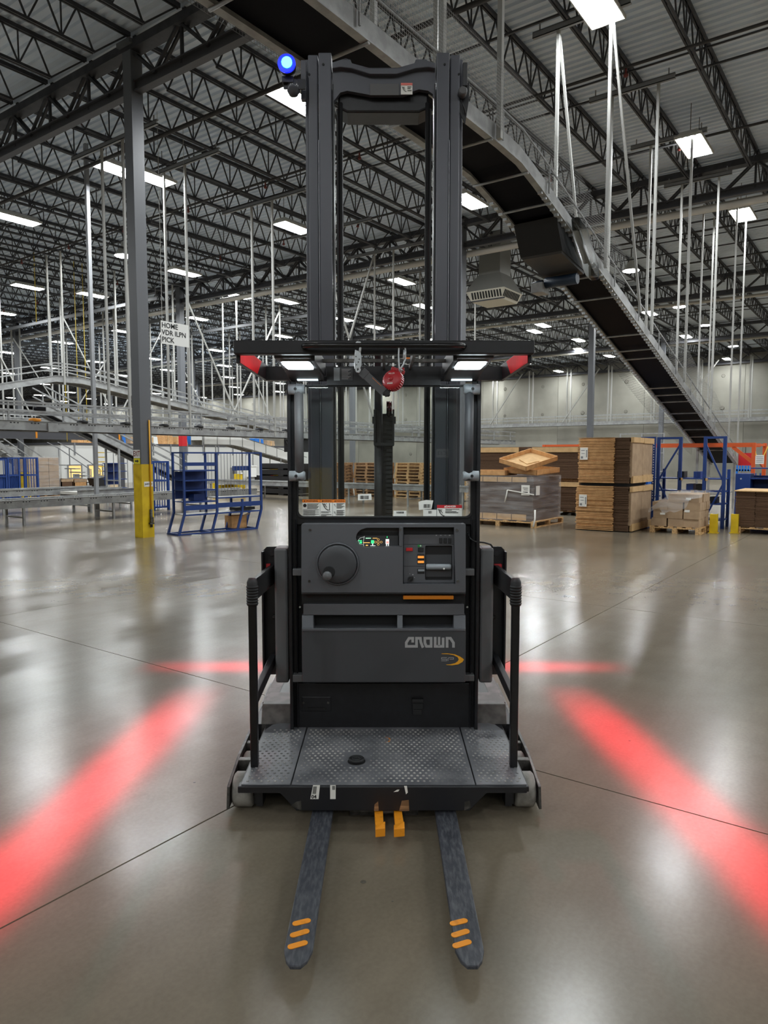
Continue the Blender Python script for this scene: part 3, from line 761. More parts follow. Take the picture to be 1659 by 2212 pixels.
# display: a lit instrument panel
YD = YC + .036
dpan = MB(); pb(dpan, 771, 1157, 860, 1182, YD, .01); dp = part('display', dpan, M_console2, cs)
YI = YD - .001
def dink(lst): return merge(*[MB().prism(face(rect(*l), YI), 'y', YI - .0003, YI) for l in lst])
cvD = lambda p: (lambda c: (c[0], YI - .0005, c[1]))(q2(p[0], p[1], YI))
wd_ = MB(); wd_.stroke([(787, 1158), (785, 1170), (786, 1181)], .5, cvD); wd_.stroke([(786, 1160), (778, 1162), (773, 1168), (777, 1175), (785, 1177)], .4, cvD)
wd_ = merge(wd_, dink([(790, 1162, 801, 1163.4), (800, 1178.2, 811, 1179.2), (804, 1174, 806, 1178), (833, 1164.5, 840.5, 1175), (834, 1175, 836, 1179.5), (838, 1175, 840, 1179.5)]))
part('white_symbols', wd_, M_scr_w, dp)
part('green_symbols', merge(dink([(774, 1167, 782, 1169), (777, 1170, 782, 1174), (801.5, 1167, 808, 1174), (835.5, 1158.5, 837, 1162)]), text_mb('CROWN', .007, lambda p: cvD((795.5, 1162.6)) if False else (q2(795.5, 1162.7, YI)[0] + p[0], YI - .0008, q2(795.5, 1162.7, YI)[1] + p[1]))), M_scr_g, dp)
am = dink([(784.5, 1171.5, 799, 1173), (805, 1162, 815, 1163.2), (790, 1177, 795, 1179)])
for cx, cy in ((817, 1165.5), (817, 1176), (811, 1171), (823.5, 1171), (817, 1171)):
    am.stroke([(cx + 2.4 * math.cos(a), cy + 2. * math.sin(a)) for a in [math.pi * i / 5 for i in range(10)]], .5, cvD, True)
part('amber_symbols', am, M_scr_y, dp)
part('red_symbol', dink([(834.5, 1168.5, 839.5, 1173.5)]), M_scr_r, dp)
# control pod in its recess
YP = YC + .03
pod_hole = rrect(918.5, 1179, 977, 1253, 2.5, 3)
pod = part('control_pod', MB().prism(face(rect(871.5, 1155, 981.5, 1259), YP), 'y', YP, YP + .015, holes=[face(pod_hole, YP)]), M_console, cs, .002)
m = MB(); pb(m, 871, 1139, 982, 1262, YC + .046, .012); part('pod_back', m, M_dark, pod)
m = MB(); pb(m, 920, 1198, 975, 1246, YP + .012, .006); part('well_floor', m, M_console2, pod)
m = MB(); pb(m, 872, 1175.3, 981, 1176, YP - .0006, .001); pb(m, 872, 1222.6, 917, 1223.4, YP - .0006, .001); part('seam', m, M_dark, pod)
a = PY(919, 1224, YP); b = PY(976, 1224, YP)
hd = part('throttle_grip', MB().tube([(a[0] + .003, YP - .006, a[2]), (a[0] + .008, YP - .006, a[2]), (b[0] - .012, YP - .006, a[2]), (b[0] - .004, YP - .006, a[2])], [.011, .0145, .0145, .011], 16), M_tubegrey, pod)
c_ = PY(959, 1228.5, YP - .021); part('grip_button', MB().lathe([(.0045, -.003), (.0045, .004)], c_, 'y', 10), M_white, hd)
def btn(x0, y0, x1, y1, mtl, name='button', pr=.006):
    m = MB(); pb(m, x0, y0, x1, y1, YP - pr, pr + .002); return part(name, m, mtl, pod, .0012)
btn(877, 1183.5, 891.5, 1190.5, M_btn_r, 'red_button'); btn(902, 1176.6, 911, 1182, M_btn_g, 'green_label', .001)
btn(903, 1183, 915, 1192, M_rubber, 'rocker_switch')
for y in (1201, 1211.5):
    m = MB(); pb(m, 901.5, y - 3.5, 917, y + 7, YP - .001, .002); part('button_bezel', m, M_dark, pod)
    btn(902.5, y, 916, y + 5, mat('amber_button%d' % y, S(240, 150, 60), .4, emit=S(250, 160, 70), es=.5), 'amber_button', .004)
m = MB(); pb(m, 901.5, 1229, 917, 1239.5, YP - .001, .002); part('button_bezel', m, M_dark, pod)
btn(903, 1230, 917, 1234.5, M_tubegrey, 'grey_button', .004)
for x in (949, 958.8, 968.5): btn(x, 1162.5, x + 6.5, 1173.5, M_rubber, 'toggle_switch', .008)
c_ = PY(887, 1250, YP)
ky = part('key_switch', MB().lathe([(.0125, -.012), (.0125, .002)], c_, 'y', 18).bar((c_[0] - .012, c_[1] - .015, c_[2] - .008), (c_[0] + .012, c_[1] - .015, c_[2] + .012), .006, .008), M_rubber, pod)
part('key_marks', MB().prism(face(rect(884.5, 1239.2, 886.2, 1240.2), YP), 'y', YP - .001, YP).prism(face(rect(890.6, 1240, 893, 1242.6), YP), 'y', YP - .001, YP).prism(face(rect(894, 1247, 896.2, 1248), YP), 'y', YP - .001, YP)
     .prism(face(rect(941, 1155.3, 944, 1157.5), YP), 'y', YP - .001, YP).prism(face(rect(950.5, 1155.6, 954, 1157.2), YP), 'y', YP - .001, YP).prism(face(rect(960, 1155.8, 964, 1156.8), YP), 'y', YP - .001, YP).prism(face(rect(969.5, 1155, 973, 1157.8), YP), 'y', YP - .001, YP), M_logo, pod)
part('plus_mark', MB().prism(face(rect(906.6, 1178.6, 910.4, 1179.6), YP - .0015), 'y', YP - .002, YP - .0012).prism(face(rect(908, 1177.2, 909, 1181), YP - .0015), 'y', YP - .002, YP - .0012), M_white, pod)
m = MB(); pb(m, 863, 1138, 869, 1181, YC - .003, .04); part('divider_post', m, M_console, cs, .003)
for x, y in ((669.5, 1144.5), (668, 1255.5), (864.5, 1144.5), (987.5, 1145), (989, 1255)):
    c_ = PY(x, y, YC - .003); part('screw', MB().lathe([(.0055, -.002), (.0062, .003)], c_, 'y', 12), M_steel, cs)
part('ghost_number', text_mb('07', .036, lambda p: (q2(690, 1148, YC)[0] + p[0], YC - .0004, q2(690, 1148, YC)[1] + p[1])), mat('faded_adhesive', S(84, 85, 89), .6), cs)
# steering tiller disc with its knob
c_ = PY(729.5, 1217.5, YC)
R_ = .1
sw = part('steering_disc', MB().lathe([(.002, -.03), (.05, -.031), (.088, -.029), (.094, -.025), (.094, .0)], c_, 'y', 48), M_console2, cs)
part('rim_groove', MB().lathe([(.1065, -.004), (.1045, -.013), (.0985, -.015), (.0965, -.004)], c_, 'y', 48), M_console, cs)
k_ = PY(709, 1239, YC - .03)
part('knob_dimple', MB().lathe([(.027, -.0016), (.03, .0)], (k_[0] + .004, YC - .0305, k_[2] + .008), 'y', 24), M_dark, sw)
part('spinner_knob', MB().lathe([(.012, 0), (.014, -.022), (.0225, -.03), (.0225, -.046), (.017, -.054), (.0001, -.056)], (k_[0] - .002, YC - .028, k_[2] - .006), 'y', 24), M_cover, sw)
# shelf between the consoles with its orange bar
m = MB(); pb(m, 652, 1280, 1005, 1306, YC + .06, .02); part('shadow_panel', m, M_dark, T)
m = MB(); pb(m, 651, 1276, 1006, 1283, YC + .01, .1); part('console_shelf', m, M_console2, T)
m = MB(); pb(m, 871, 1287.5, 980, 1295, YC + .012, .04); part('orange_bar', m, M_orangebar, T, .002)

# ---- lower console bin with pockets and the maker's lettering
YB_ = 3.44
bt = [(655, 1304, 3.5), (1003, 1304, 3.5), (1006, 1330, 3.485), (1006, 1362, YB_), (652, 1362, YB_), (652, 1330, 3.485)]
def frame_strip(lst, Ya, Yb):
    m = MB()
    for x0, y0, x1, y1 in lst:
        A, B = q2(x0, y0, Ya), q2(x1, y0, Ya); C, D = q2(x1, y1, Yb), q2(x0, y1, Yb)
        m.hexa([(D[0], Yb, D[1]), (C[0], Yb, C[1]), (C[0], Yb + .05, C[1]), (D[0], Yb + .05, D[1])], [(A[0], Ya, A[1]), (B[0], Ya, B[1]), (B[0], Ya + .05, B[1]), (A[0], Ya + .05, A[1])])
    return m
lb = part('lower_console', merge(frame_strip([(655, 1305, 1003, 1329)], 3.505, 3.5), frame_strip([(652, 1329, 677, 1361), (858, 1329, 870, 1361), (980, 1329, 1006, 1361)], 3.5, YB_ + .012)), M_console, T, .003)
m = MB(); pb(m, 652, 1361, 1006, 1475, YB_, .15); part('bin_front', m, M_console2, lb, .006)
m = MB(); pb(m, 652, 1358, 1006, 1364, YB_ - .003, .018); part('bin_lip', m, M_console, lb, .003)
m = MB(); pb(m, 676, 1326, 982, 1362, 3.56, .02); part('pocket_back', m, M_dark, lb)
def zl(p): return (800 + p[0] * .13261, 1340 + p[1] * .13258)
cvL = lambda p: (lambda c: (c[0], YB_ - .0015, c[1]))(q2(*zl(p), YB_ - .0015))
lg = MB()
lg.stroke([(690, 362), (690, 292), (632, 292), (586, 362), (586, 424), (752, 424), (752, 292), (815, 292), (822, 355), (858, 446)], 44, cvL)
lg.stroke([(912, 424), (888, 365), (888, 292), (990, 292), (990, 424)], 44, cvL, True)
lg.stroke([(1056, 270), (1056, 424), (1185, 424), (1185, 282)], 44, cvL); lg.stroke([(1120, 270), (1120, 424)], 40, cvL)
lg.stroke([(1250, 446), (1250, 292), (1305, 292), (1354, 368), (1354, 446)], 44, cvL)
part('maker_lettering', lg, M_logo, lb)
lg = MB(); lg.stroke([(1248, 608), (1160, 608), (1160, 634), (1244, 634), (1244, 660), (1155, 660)], 9, cvL); lg.stroke([(1266, 662), (1266, 622), (1280, 608), (1354, 608), (1354, 634), (1290, 634)], 9, cvL)
part('model_lettering', lg, M_logo, lb)
oc = [(1160, 540), (1260, 538), (1380, 555), (1460, 590), (1505, 620), (1525, 640), (1500, 680), (1430, 718), (1330, 733), (1235, 727)]
ic = [(1235, 720), (1300, 717), (1380, 698), (1425, 665), (1440, 635), (1420, 600), (1360, 570), (1280, 552), (1160, 548)]
part('orange_crescent', MB().add([cvL(p) for p in oc + ic], [(i, i + 1, 18 - i - 1, 18 - i) for i in range(9)]), mat('crescent_orange', S(235, 165, 40), .4), lb)

# ---- side covers, backing plates, gates
def side(s):
    X = lambda px, py, Y: s * abs(q2(px, py, Y)[0])
    m = MB(); m.box(X(593, 1300, 3.6), X(622, 1300, 3.6), 3.6, 3.72, q2(829, 1476, 3.6)[1], q2(829, 1184, 3.6)[1])
    part('side_cover', m, M_cover, T, .012)
    zt, zb = q2(829, 1183, 3.68)[1], q2(829, 1462, 3.68)[1]
    xo, xi = X(567, 1300, 3.68), X(622, 1300, 3.68)
    pl = part('side_plate', MB().prism([(xo, zb), (xi, zb), (xi, zt), (xo - s * .02, zt), (xo, zt - .02)], 'y', 3.72, 3.735), M_black, T)
    part('plate_flange', MB().box(xo, xo - s * .008, 3.66, 3.735, zb, zt - .02), M_black, pl)
    c_ = (xo - s * .045, 3.72, zt - .035); part('bolt', MB().lathe([(.016, -.012), (.016, 0)], c_, 'y', 6), M_black, pl)
    # folding gate: post, grip, arms
    xg = s * .588
    g = part('gate', MB().box(xg - .017, xg + .017, 3.115, 3.15, .192, .96), M_blackgloss, T, .004)
    gr = MB(); gr.tube([(xg, 3.132, .935), (xg, 3.132, 1.04), (xg, 3.137, 1.056)], [.024, .024, .017], 14)
    for k in range(7): gr.lathe([(.024, 0), (.027, .004), (.027, .007), (.024, .011)], (xg, 3.132, .938 + k * .0125), 'z', 14)
    part('grip', gr, M_rubber, g)
    part('upper_arm', MB().hexa([(xg - .012, 3.14, .95), (xg + .012, 3.14, .95), (xg + .012, 3.7, .93), (xg - .012, 3.7, .93)], [(xg - .012, 3.14, 1.05), (xg + .012, 3.14, 1.05), (xg + .012, 3.7, 1.03), (xg - .012, 3.7, 1.03)]), M_blackgloss, g, .004)
    part('lower_arm', MB().bar((xg, 3.13, .5), (xg, 3.7, .53), .03, .05), M_black, g, .003)
    part('red_tag', MB().box(xg - .01, xg + .03 * s, 3.69, 3.71, .99, 1.035), M_redreel, g)
    part('cross_pin', MB().tube([(xg - s * .0, 3.7, .75), (s * .5, 3.7, .75)], .011, 8), M_steel, g)
mir(side)
cpt = [(1010, 1150, 3.6), (1016, 1164, 3.58), (1026, 1170, 3.56), (1046, 1172, 3.58), (1060, 1176, 3.62), (1064, 1182, 3.64), (1064, 1190, 3.66)]
part('cable', MB().tube([PY(*p) for p in cpt], .0045, 8), M_rubber, T)

# ---- hand tubes beside the windshield
def handtube(s):
    x = s * .416; Y = 3.5
    zt, zb = q2(829, 841, Y)[1], q2(829, 1028, Y)[1]
    h = part('hand_tube', MB().tube([(x, Y, zb - .02), (x, Y, zt + .015)], .0225, 18), M_console2 if s > 0 else M_cover, T)
    for z in (zt, zb):
        m = MB().tube([(s * .466, Y, z), (s * .43, Y, z), (s * .4, Y, z), (s * .387, Y, z)], [.025, .0265, .0265, .019], 18)
        m.tube([(s * .45, Y, z), (s * .45, 3.62, z)], .018, 10)
        b_ = part('bracket', m, M_tubegrey, h)
        c_ = (x + s * .014, Y - .0262, z); part('bolt_hole', MB().lathe([(.0075, -.001), (.0075, .003)], c_, 'y', 12), M_dark, b_)
        part('clamp_line', MB().lathe([(.0269, 0), (.0269, .0012)], (s * .43, Y, z), 'x', 16), M_dark, b_)
mir(handtube)

# ---- overhead guard
gu = part('overhead_guard', MB().box(-.624, .624, 2.985, 3.035, 2.021, 2.078), M_black, T, .005)
for s in (-1, 1):
    sb_ = part('side_bar', MB().box(s * .624, s * .606, 3.035, 3.76, 1.99, 2.07), M_black, gu, .003)
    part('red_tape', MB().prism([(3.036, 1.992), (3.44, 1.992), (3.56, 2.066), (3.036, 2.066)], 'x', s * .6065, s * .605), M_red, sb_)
part('rear_bar', MB().box(-.606, .606, 3.7, 3.76, 1.99, 2.06), M_black, gu)
part('grab_rail', MB().tube([(-.33, 3.0, 2.05), (-.33, 2.96, 2.05), (-.32, 2.945, 2.05), (-.25, 2.94, 2.05), (.25, 2.94, 2.05), (.32, 2.945, 2.05), (.33, 2.96, 2.05), (.33, 3.0, 2.05)], .0105, 14), M_blackgloss, gu)
m = MB(); pb(m, 706, 793, 952, 832, 3.58, .04); hp = part('header_panel', m, M_black, gu)
part('cross_bar', MB().box(-.3, .3, 3.42, 3.45, 2.045, 2.06), M_steel, gu)
for x in (.0, .13): part('guard_slat', MB().box(x - .006, x + .006, 3.035, 3.6, 2.03, 2.065), M_cover, gu)
for x in (-.3, .3): part('guard_slat', MB().box(x - .008, x + .008, 3.035, 3.6, 2.0, 2.07), M_black, gu)
m = MB(); pb(m, 721, 794, 734, 822, 3.576, .003); dpl = part('data_plate', m, M_tubegrey, hp)
m = MB(); pb(m, 735, 794, 762, 822, 3.576, .003); part('spec_plate', m, M_console2, hp)
m = merge(*[MB().prism(face(rect(738, 797 + 2.6 * k, 758 - (k % 3) * 3, 798 + 2.6 * k), 3.574), 'y', 3.5735, 3.575) for k in range(9)]); part('spec_print', m, M_logo, hp)
m = MB(); pb(m, 876, 772, 891, 788, 3.55, .003); sk = part('warning_sticker', m, M_white, gu)
m = MB(); pb(m, 876, 772, 891, 776, 3.549, .001); part('sticker_band', m, M_lorange, sk)
m = MB(); pb(m, 881, 778, 884, 783, 3.549, .001); pb(m, 878, 784, 888, 786, 3.549, .001); part('sticker_print', m, M_print, sk)
def worklight(s):
    x0, x1 = s * .3, s * .465
    h = part('work_light', MB().prism([(3.04, 2.066), (3.04, 2.012), (3.33, 1.998), (3.6, 1.972), (3.6, 2.066)], 'x', x0, x1), M_console2, gu, .004)
    a, b = sorted((s * .322, s * .438))
    part('lens_bezel', MB().prism([(x, y) for x, y in rrect(a - .006, 3.062, b + .006, 3.3, .02, 4)], 'z', 2.001, 2.012), M_tubegrey, h)
    part('lens', MB().prism([(x, y) for x, y in rrect(a, 3.068, b, 3.292, .018, 4)], 'z', 1.994, 2.004), M_led, h)
    part('lens_reflection', MB().box(a + .01, b - .004, 3.535, 3.56, 1.971, 1.978), M_lensrefl, h)  # glowing strip standing for the reflected lens, not a light source
mir(worklight)

# ---- mast
def rails(s):
    def col(px0, px1, top, Y, th, mtl, name):
        a, b = abs(q2(px0, 300, Y)[0]), abs(q2(px1, 300, Y)[0])
        return part(name, MB().box(s * a, s * b, Y, Y + th, .12, q2(829, top, Y)[1]), mtl, T, .005)
    r1 = col(660, 668, 128, 4.1, .1, M_mast, 'rear_rail')
    r2 = col(666.5, 687.5, 118, 4.02, .12, M_mast, 'outer_rail')
    r3 = col(689, 716.5, 113, 3.98, .14, M_mast, 'inner_rail')
    part('rail_highlight', MB().box(s * .354, s * .3515, 3.977, 3.99, .2, 3.3), M_masthighlight, r3)  # painted highlight: pale sliver along the rail's edge
    part('rail_lip', MB().box(s * .279, s * .272, 4.0, 4.1, .15, 3.6), M_black, r3)
    for rr, x, y in ((r2, .405, 3.66), (r3, .325, 3.69)):
        part('bolt_hole', MB().lathe([(.006, -.004), (.006, .004)], (s * x, 4.02 if rr is r2 else 3.98, y), 'y', 10), M_dark, rr)
    part('hose', MB().tube([(s * .238, 4.04, .3), (s * .238, 4.04, 3.52)], .0125, 10), M_rubber, r3)
    part('lift_chain', MB().box(s * .262, s * .25, 4.06, 4.07, .3, 3.5), M_pipedark, r3)
mir(rails)
YH = 4.0
top = [(718, 137), (733, 132), (738, 130), (757, 130), (760, 138), (799, 148.5), (857, 148.5), (895, 138), (898, 130), (921, 130), (924, 133), (940, 138)]
low = [(940, 218), (935, 203), (925, 196), (905, 193), (870, 205), (800, 205), (750, 196), (735, 200), (725, 213), (718, 222)]
xh = part('mast_crosshead', MB().prism(face([(718, 150), (735, 147), (760, 152), (799, 160), (857, 160), (897, 152), (925, 147), (940, 152)] + low, YH), 'y', YH, YH + .03), M_mast, T, .004)
part('crosshead_top', MB().prism(face(top + [(940, 150), (925, 147), (897, 150), (857, 162), (799, 162), (760, 150), (735, 147), (718, 150)], YH - .02), 'y', YH - .03, YH + .12), M_mast, xh, .004)
part('crosshead_hood', MB().prism(face([(730, 190), (925, 190), (926, 236), (905, 246), (750, 246), (731, 236)], YH + .06), 'y', YH + .04, YH + .2), M_black, xh, .01)
part('crosshead_plate', MB().prism(face([(799, 181), (862, 181), (862, 206), (799, 206)], YH - .004), 'y', YH - .006, YH), M_cover, xh, .002)
m = MB(); pb(m, 866, 179, 891, 204, YH - .01, .003); sk = part('warning_sticker', m, M_white, xh)
m = MB(); pb(m, 866, 179, 891, 184, YH - .012, .002); part('sticker_band', m, mat('faded_red', S(225, 120, 110), .5), sk)
YL_ = YL; YL = YH - .0125
part('sticker_print', merge(faller(868, 187, .6), *ink([(880, 187, 889, 188.2), (880, 190.5, 887, 191.7), (880, 195, 889, 196.2)])), M_print, sk)
YL = YL_
# lift cylinder and chain in the middle of the mast
m = MB().tube([(-.032, 4.05, .3), (-.032, 4.05, 2.2)], .024, 14)
lc = part('lift_cylinder', m, M_black, T)
m = MB(); z = .35
while z < 1.84: m.box(.012, .045, 4.04, 4.062, z, z + .016); z += .025
part('chain_link_stack', m, M_rubber, lc, kind='stuff')
part('chain_sheave', MB().lathe([(.05, 0), (.05, .03)], (.014, 4.06, 1.86), 'x', 20), M_blackgloss, lc)
part('cylinder_yoke', MB().box(-.055, .056, 4.0, 4.02, 1.655, 1.675).box(-.058, -.047, 4.0, 4.03, 1.66, 1.86).box(.047, .058, 4.0, 4.03, 1.66, 1.86).box(-.066, -.05, 3.995, 4.03, 1.78, 1.82).box(.05, .066, 3.995, 4.03, 1.78, 1.82), M_black, lc, .003)
part('cylinder_shroud', MB().box(-.045, .05, 4.08, 4.1, .3, 1.84), M_black, lc)
part('carriage_plate', MB().box(-.26, .26, 4.09, 4.11, .3, 1.05), M_black, T)

# ---- lamps on the mast head
def ZYp(px, py, Y): return PY(px, py, Y)
c_ = PY(621, 145, 3.93)
bl = part('blue_warning_light', MB().lathe([(.046, -.035), (.046, .0), (.036, .05), (.02, .07)], c_, 'y', 28), M_black, T)
part('lens_ring', MB().lathe([(.047, -.04), (.047, -.03)], c_, 'y', 28), M_bluelens, bl)
part('lens_core', MB().lathe([(.0275, -.047), (.0275, -.038)], (c_[0] + .002, c_[1], c_[2] + .002), 'y', 20), M_blueled, bl)
part('light_bracket', MB().box(c_[0] - .025, -.42, 3.95, 3.96, c_[2] - .1, c_[2] - .05).box(c_[0] - .03, c_[0] + .03, 3.93, 3.97, c_[2] - .075, c_[2] - .045), M_black, bl)
c2_ = PY(634, 194, 3.97)
part('dome', MB().lathe([(.034, .04), (.036, .02), (.035, -.01), (.02, -.032), (.0001, -.037)], c2_, 'z', 18), mat('dome_grey', S(80, 82, 88), .15), bl)
m = MB(); pb(m, 650, 130, 661, 215, 4.02, .03); part('hose_guide', m, M_mast, bl)
m = MB(); pb(m, 1000, 134, 1010, 185, 4.02, .03); dv = part('mast_sensor', m, M_console2, T, .004)
c_ = PY(999, 200, 4.0); part('sensor_head', MB().lathe([(.018, -.03), (.024, -.02), (.024, .02)], c_, 'y', 16), M_cover, dv)
part('sensor_shield', MB().prism(face([(1003, 190), (1014, 174), (1013, 215), (1005, 268), (992, 240), (992, 215)], 4.03), 'y', 4.03, 4.04), M_black, dv)
part('sensor_cable', MB().tube([PY(995, 216, 4.0), PY(1002, 232, 4.0), PY(1006, 246, 4.02)], .004, 6), M_rubber, dv)
# red line lamps on the mast
for s in (-1, 1):
    part('red_line_lamp', MB().box(s * .4, s * .45, 4.25, 4.38, 3.3, 3.35), M_black, T, .004)

# ================================================================== fall-arrest reel and hook on the grab rail
R0 = PY(849, 822, 2.96)
rl = thing('lifeline_reel', 'red self-retracting lifeline reel hanging from the guard rail by a carabiner', 'lifeline', (R0[0], R0[1], R0[2]))
ax = Vector((-.5, -1, .35)).normalized()
def obl(prof, c, n=30):                               # lathe about the reel's tilted axis
    m = MB(); z = ax; x = z.cross(Vector((0, 0, 1))).normalized(); y = x.cross(z); vs = []
    for r, h in prof:
        for k in range(n):
            a = 2 * math.pi * k / n; vs.append(Vector(c) + (x * math.cos(a) + y * math.sin(a)) * r + z * h)
    m.add(vs, [(i * n + k, i * n + (k + 1) % n, (i + 1) * n + (k + 1) % n, (i + 1) * n + k) for i in range(len(prof) - 1) for k in range(n)], 0, True)
    return m
part('housing', obl([(.001, .021), (.03, .02), (.041, .014), (.0425, .008), (.0425, -.012), (.04, -.02), (.001, -.022)], R0), M_redreel, rl)
rb = MB()
zx = ax.cross(Vector((0, 0, 1))).normalized(); zy = zx.cross(ax)
for k in range(28):
    a = 2 * math.pi * k / 28; d = zx * math.cos(a) + zy * math.sin(a); rb.bar(Vector(R0) + d * .0425 - ax * .012, Vector(R0) + d * .0425 + ax * .01, .004, .004)
part('grip_ribs', rb, M_redreel, rl, kind='stuff')
part('centre_boss', obl([(.001, .027), (.009, .026), (.0105, .021), (.0105, .018)], R0), M_redreel, rl)
lt = lambda dz: (lambda p: tuple(Vector(R0) + ax * .0225 + zx * (-p[0]) + zy * (p[1] + dz))) if (zx.x < 0) else (lambda p: tuple(Vector(R0) + ax * .0225 + zx * p[0] + zy * (p[1] + dz)))
part('maker_print', merge(text_mb('MILLER', .0095, lt(.022)), *[MB().add([lt(-.021)(p) for p in ((a, -.003), (a + .0035, -.003), (a + .0042, .003), (a + .0007, .003))], [(0, 1, 2, 3)]) for a in (-.013, -.008, -.003, .002, .007)]), M_white, rl)
part('bracket', MB().bar(PY(845, 796, 2.975), PY(874, 806, 2.975), .03, .016).bar(PY(872, 803, 2.975), PY(861, 800, 2.975), .022, .03), M_redreel, rl, .003)
def arc(pts, r, mtl, name, par, n=10): return part(name, MB().tube(pts, r, n), mtl, par)
arc([PY(x, y, 2.945) for x, y in ((866, 800), (862, 795), (861, 770), (862, 748), (866, 741), (871, 744), (875, 751), (876, 760), (875, 776), (871, 788), (866, 795), (864, 800))], .0036, M_chrome, 'carabiner', rl)
arc([PY(874.5, 756, 2.945), PY(873, 776, 2.945)], .0062, M_chrome, 'gate_sleeve', rl)
part('swivel_links', MB().tube([PY(862, 798, 2.95), PY(866, 806, 2.96), PY(868, 797, 2.95), PY(871, 803, 2.965)], .0035, 8), M_chrome, rl)
sA, sB = Vector(PY(781, 802, 2.95)), Vector(PY(829, 847, 2.95))
part('webbing', MB().bar(sA, sB, .008, .034, up=(0, 0, 1)), M_web, rl, .001)
part('webbing_sleeve', MB().bar(sA, sA.lerp(sB, .22), .012, .038), M_web, rl, .002)
part('nozzle', MB().bar(PY(828, 846, 2.955), PY(842, 850, 2.96), .018, .03).bar(PY(834, 845, 2.955), PY(838, 856, 2.955), .02, .022), M_blackplas, rl, .003)
part('webbing_edge', MB().bar(sA.lerp(sB, .45) + Vector((.003, -.004, .012)), sA.lerp(sB, .85) + Vector((.003, -.004, .012)), .001, .0012), M_lorange, rl)
H0 = PY(773, 775, 2.94)
hk = MB()
hk.prism(face([(766, 764), (768, 758), (773, 757), (779, 763), (781, 770), (781, 790), (778, 795), (780, 800), (776, 806), (769, 804), (766, 796), (765, 780)], 2.937), 'y', 2.934, 2.944, holes=[face([(771, 797), (774, 795), (775, 799), (772, 802)], 2.937)])
h1 = part('snap_hook', hk, M_chrome, rl, .002)
arc([PY(x, y, 2.94) for x, y in ((776, 766), (778, 754), (780, 746), (777, 740), (772, 739.5), (769, 743))], .0052, M_chrome, 'hook_nose', h1)
part('hook_gate', MB().bar(PY(768.5, 756, 2.94), PY(767, 768, 2.94), .006, .006), M_chrome, h1)
for x, y in ((769, 770), (774, 782), (776, 776), (770, 788)): part('rivet', MB().lathe([(.0025, -.0015), (.0025, .001)], PY(x, y, 2.9335), 'y', 8), M_steel, h1)

# ================================================================== light thrown by the truck's lamps
def line_lamp(name, loc, fx, fy, w, y0, y1, power, along='y', bend=0.):
    ld = bpy.data.lights.new(name, 'POINT'); ld.shadow_soft_size = .015; ld.energy = power; ld.color = (1, .0, .04)
    o = bpy.data.objects.new(name, ld); COL.objects.link(o); o.location = loc; o.parent = T; o.matrix_parent_inverse = Matrix.Translation((0, -3.6, 0))
    ld.use_nodes = True; nt = ld.node_tree; L = nt.links; em = nt.nodes['Emission']
    tc = nt.nodes.new('ShaderNodeTexCoord'); sx = nt.nodes.new('ShaderNodeSeparateXYZ'); L.new(tc.outputs['Normal'], sx.inputs[0])
    def M(op, a, b=None):
        k = nt.nodes.new('ShaderNodeMath'); k.operation = op
        for i, v in enumerate((a, b)):
            if v is None: continue
            if isinstance(v, (int, float)): k.inputs[i].default_value = v
            else: L.new(v, k.inputs[i])
        return k.outputs[0]
    dn = M('MAXIMUM', M('MULTIPLY', sx.outputs[2], -1), .02)
    h = loc[2]
    X = M('ADD', M('MULTIPLY', M('DIVIDE', sx.outputs[0], dn), h), loc[0])
    Y = M('ADD', M('MULTIPLY', M('DIVIDE', sx.outputs[1], dn), h), loc[1])
    a, b = (X, Y) if along == 'y' else (Y, X)
    c0 = fx if along == 'y' else fy
    off = M('SUBTRACT', M('SUBTRACT', a, c0), M('MULTIPLY', M('SUBTRACT', b, 3.5), bend))
    d2 = M('POWER', M('ABSOLUTE', M('DIVIDE', off, w)), 3.0)
    core = M('EXPONENT', M('MULTIPLY', d2, -1))
    halo = M('MULTIPLY', M('EXPONENT', M('MULTIPLY', M('ABSOLUTE', M('DIVIDE', off, w * 2.1)), -1)), .14)
    e0 = M('MULTIPLY', M('SUBTRACT', b, y0 - .35), 1 / .7); e1 = M('MULTIPLY', M('SUBTRACT', y1 + .35, b), 1 / .7)
    for e in (e0, e1): e.node.use_clamp = True
    fall = M('POWER', dn, -3.0)                       # even brightness along the line
    st = M('MULTIPLY', M('MULTIPLY', M('MULTIPLY', M('ADD', core, halo), e0), e1), M('MINIMUM', fall, 6))
    gt = M('GREATER_THAN', M('MULTIPLY', sx.outputs[2], -1), .05)
    L.new(M('MULTIPLY', st, gt), em.inputs['Strength'])
    return o
RED_POWER = 1700
for s in (-1, 1):
    line_lamp('red_line_beam', (s * .446, 4.3, 3.285), s * 1.375, 0, .17, 2.1, 4.55, RED_POWER, 'y', -.08 * s)
    line_lamp('red_line_beam', (s * .446, 4.36, 3.285), 0, 5.3, .13, .75 if s > 0 else -1.55, 1.55 if s > 0 else -.75, RED_POWER * 1.1, 'x', 0.)

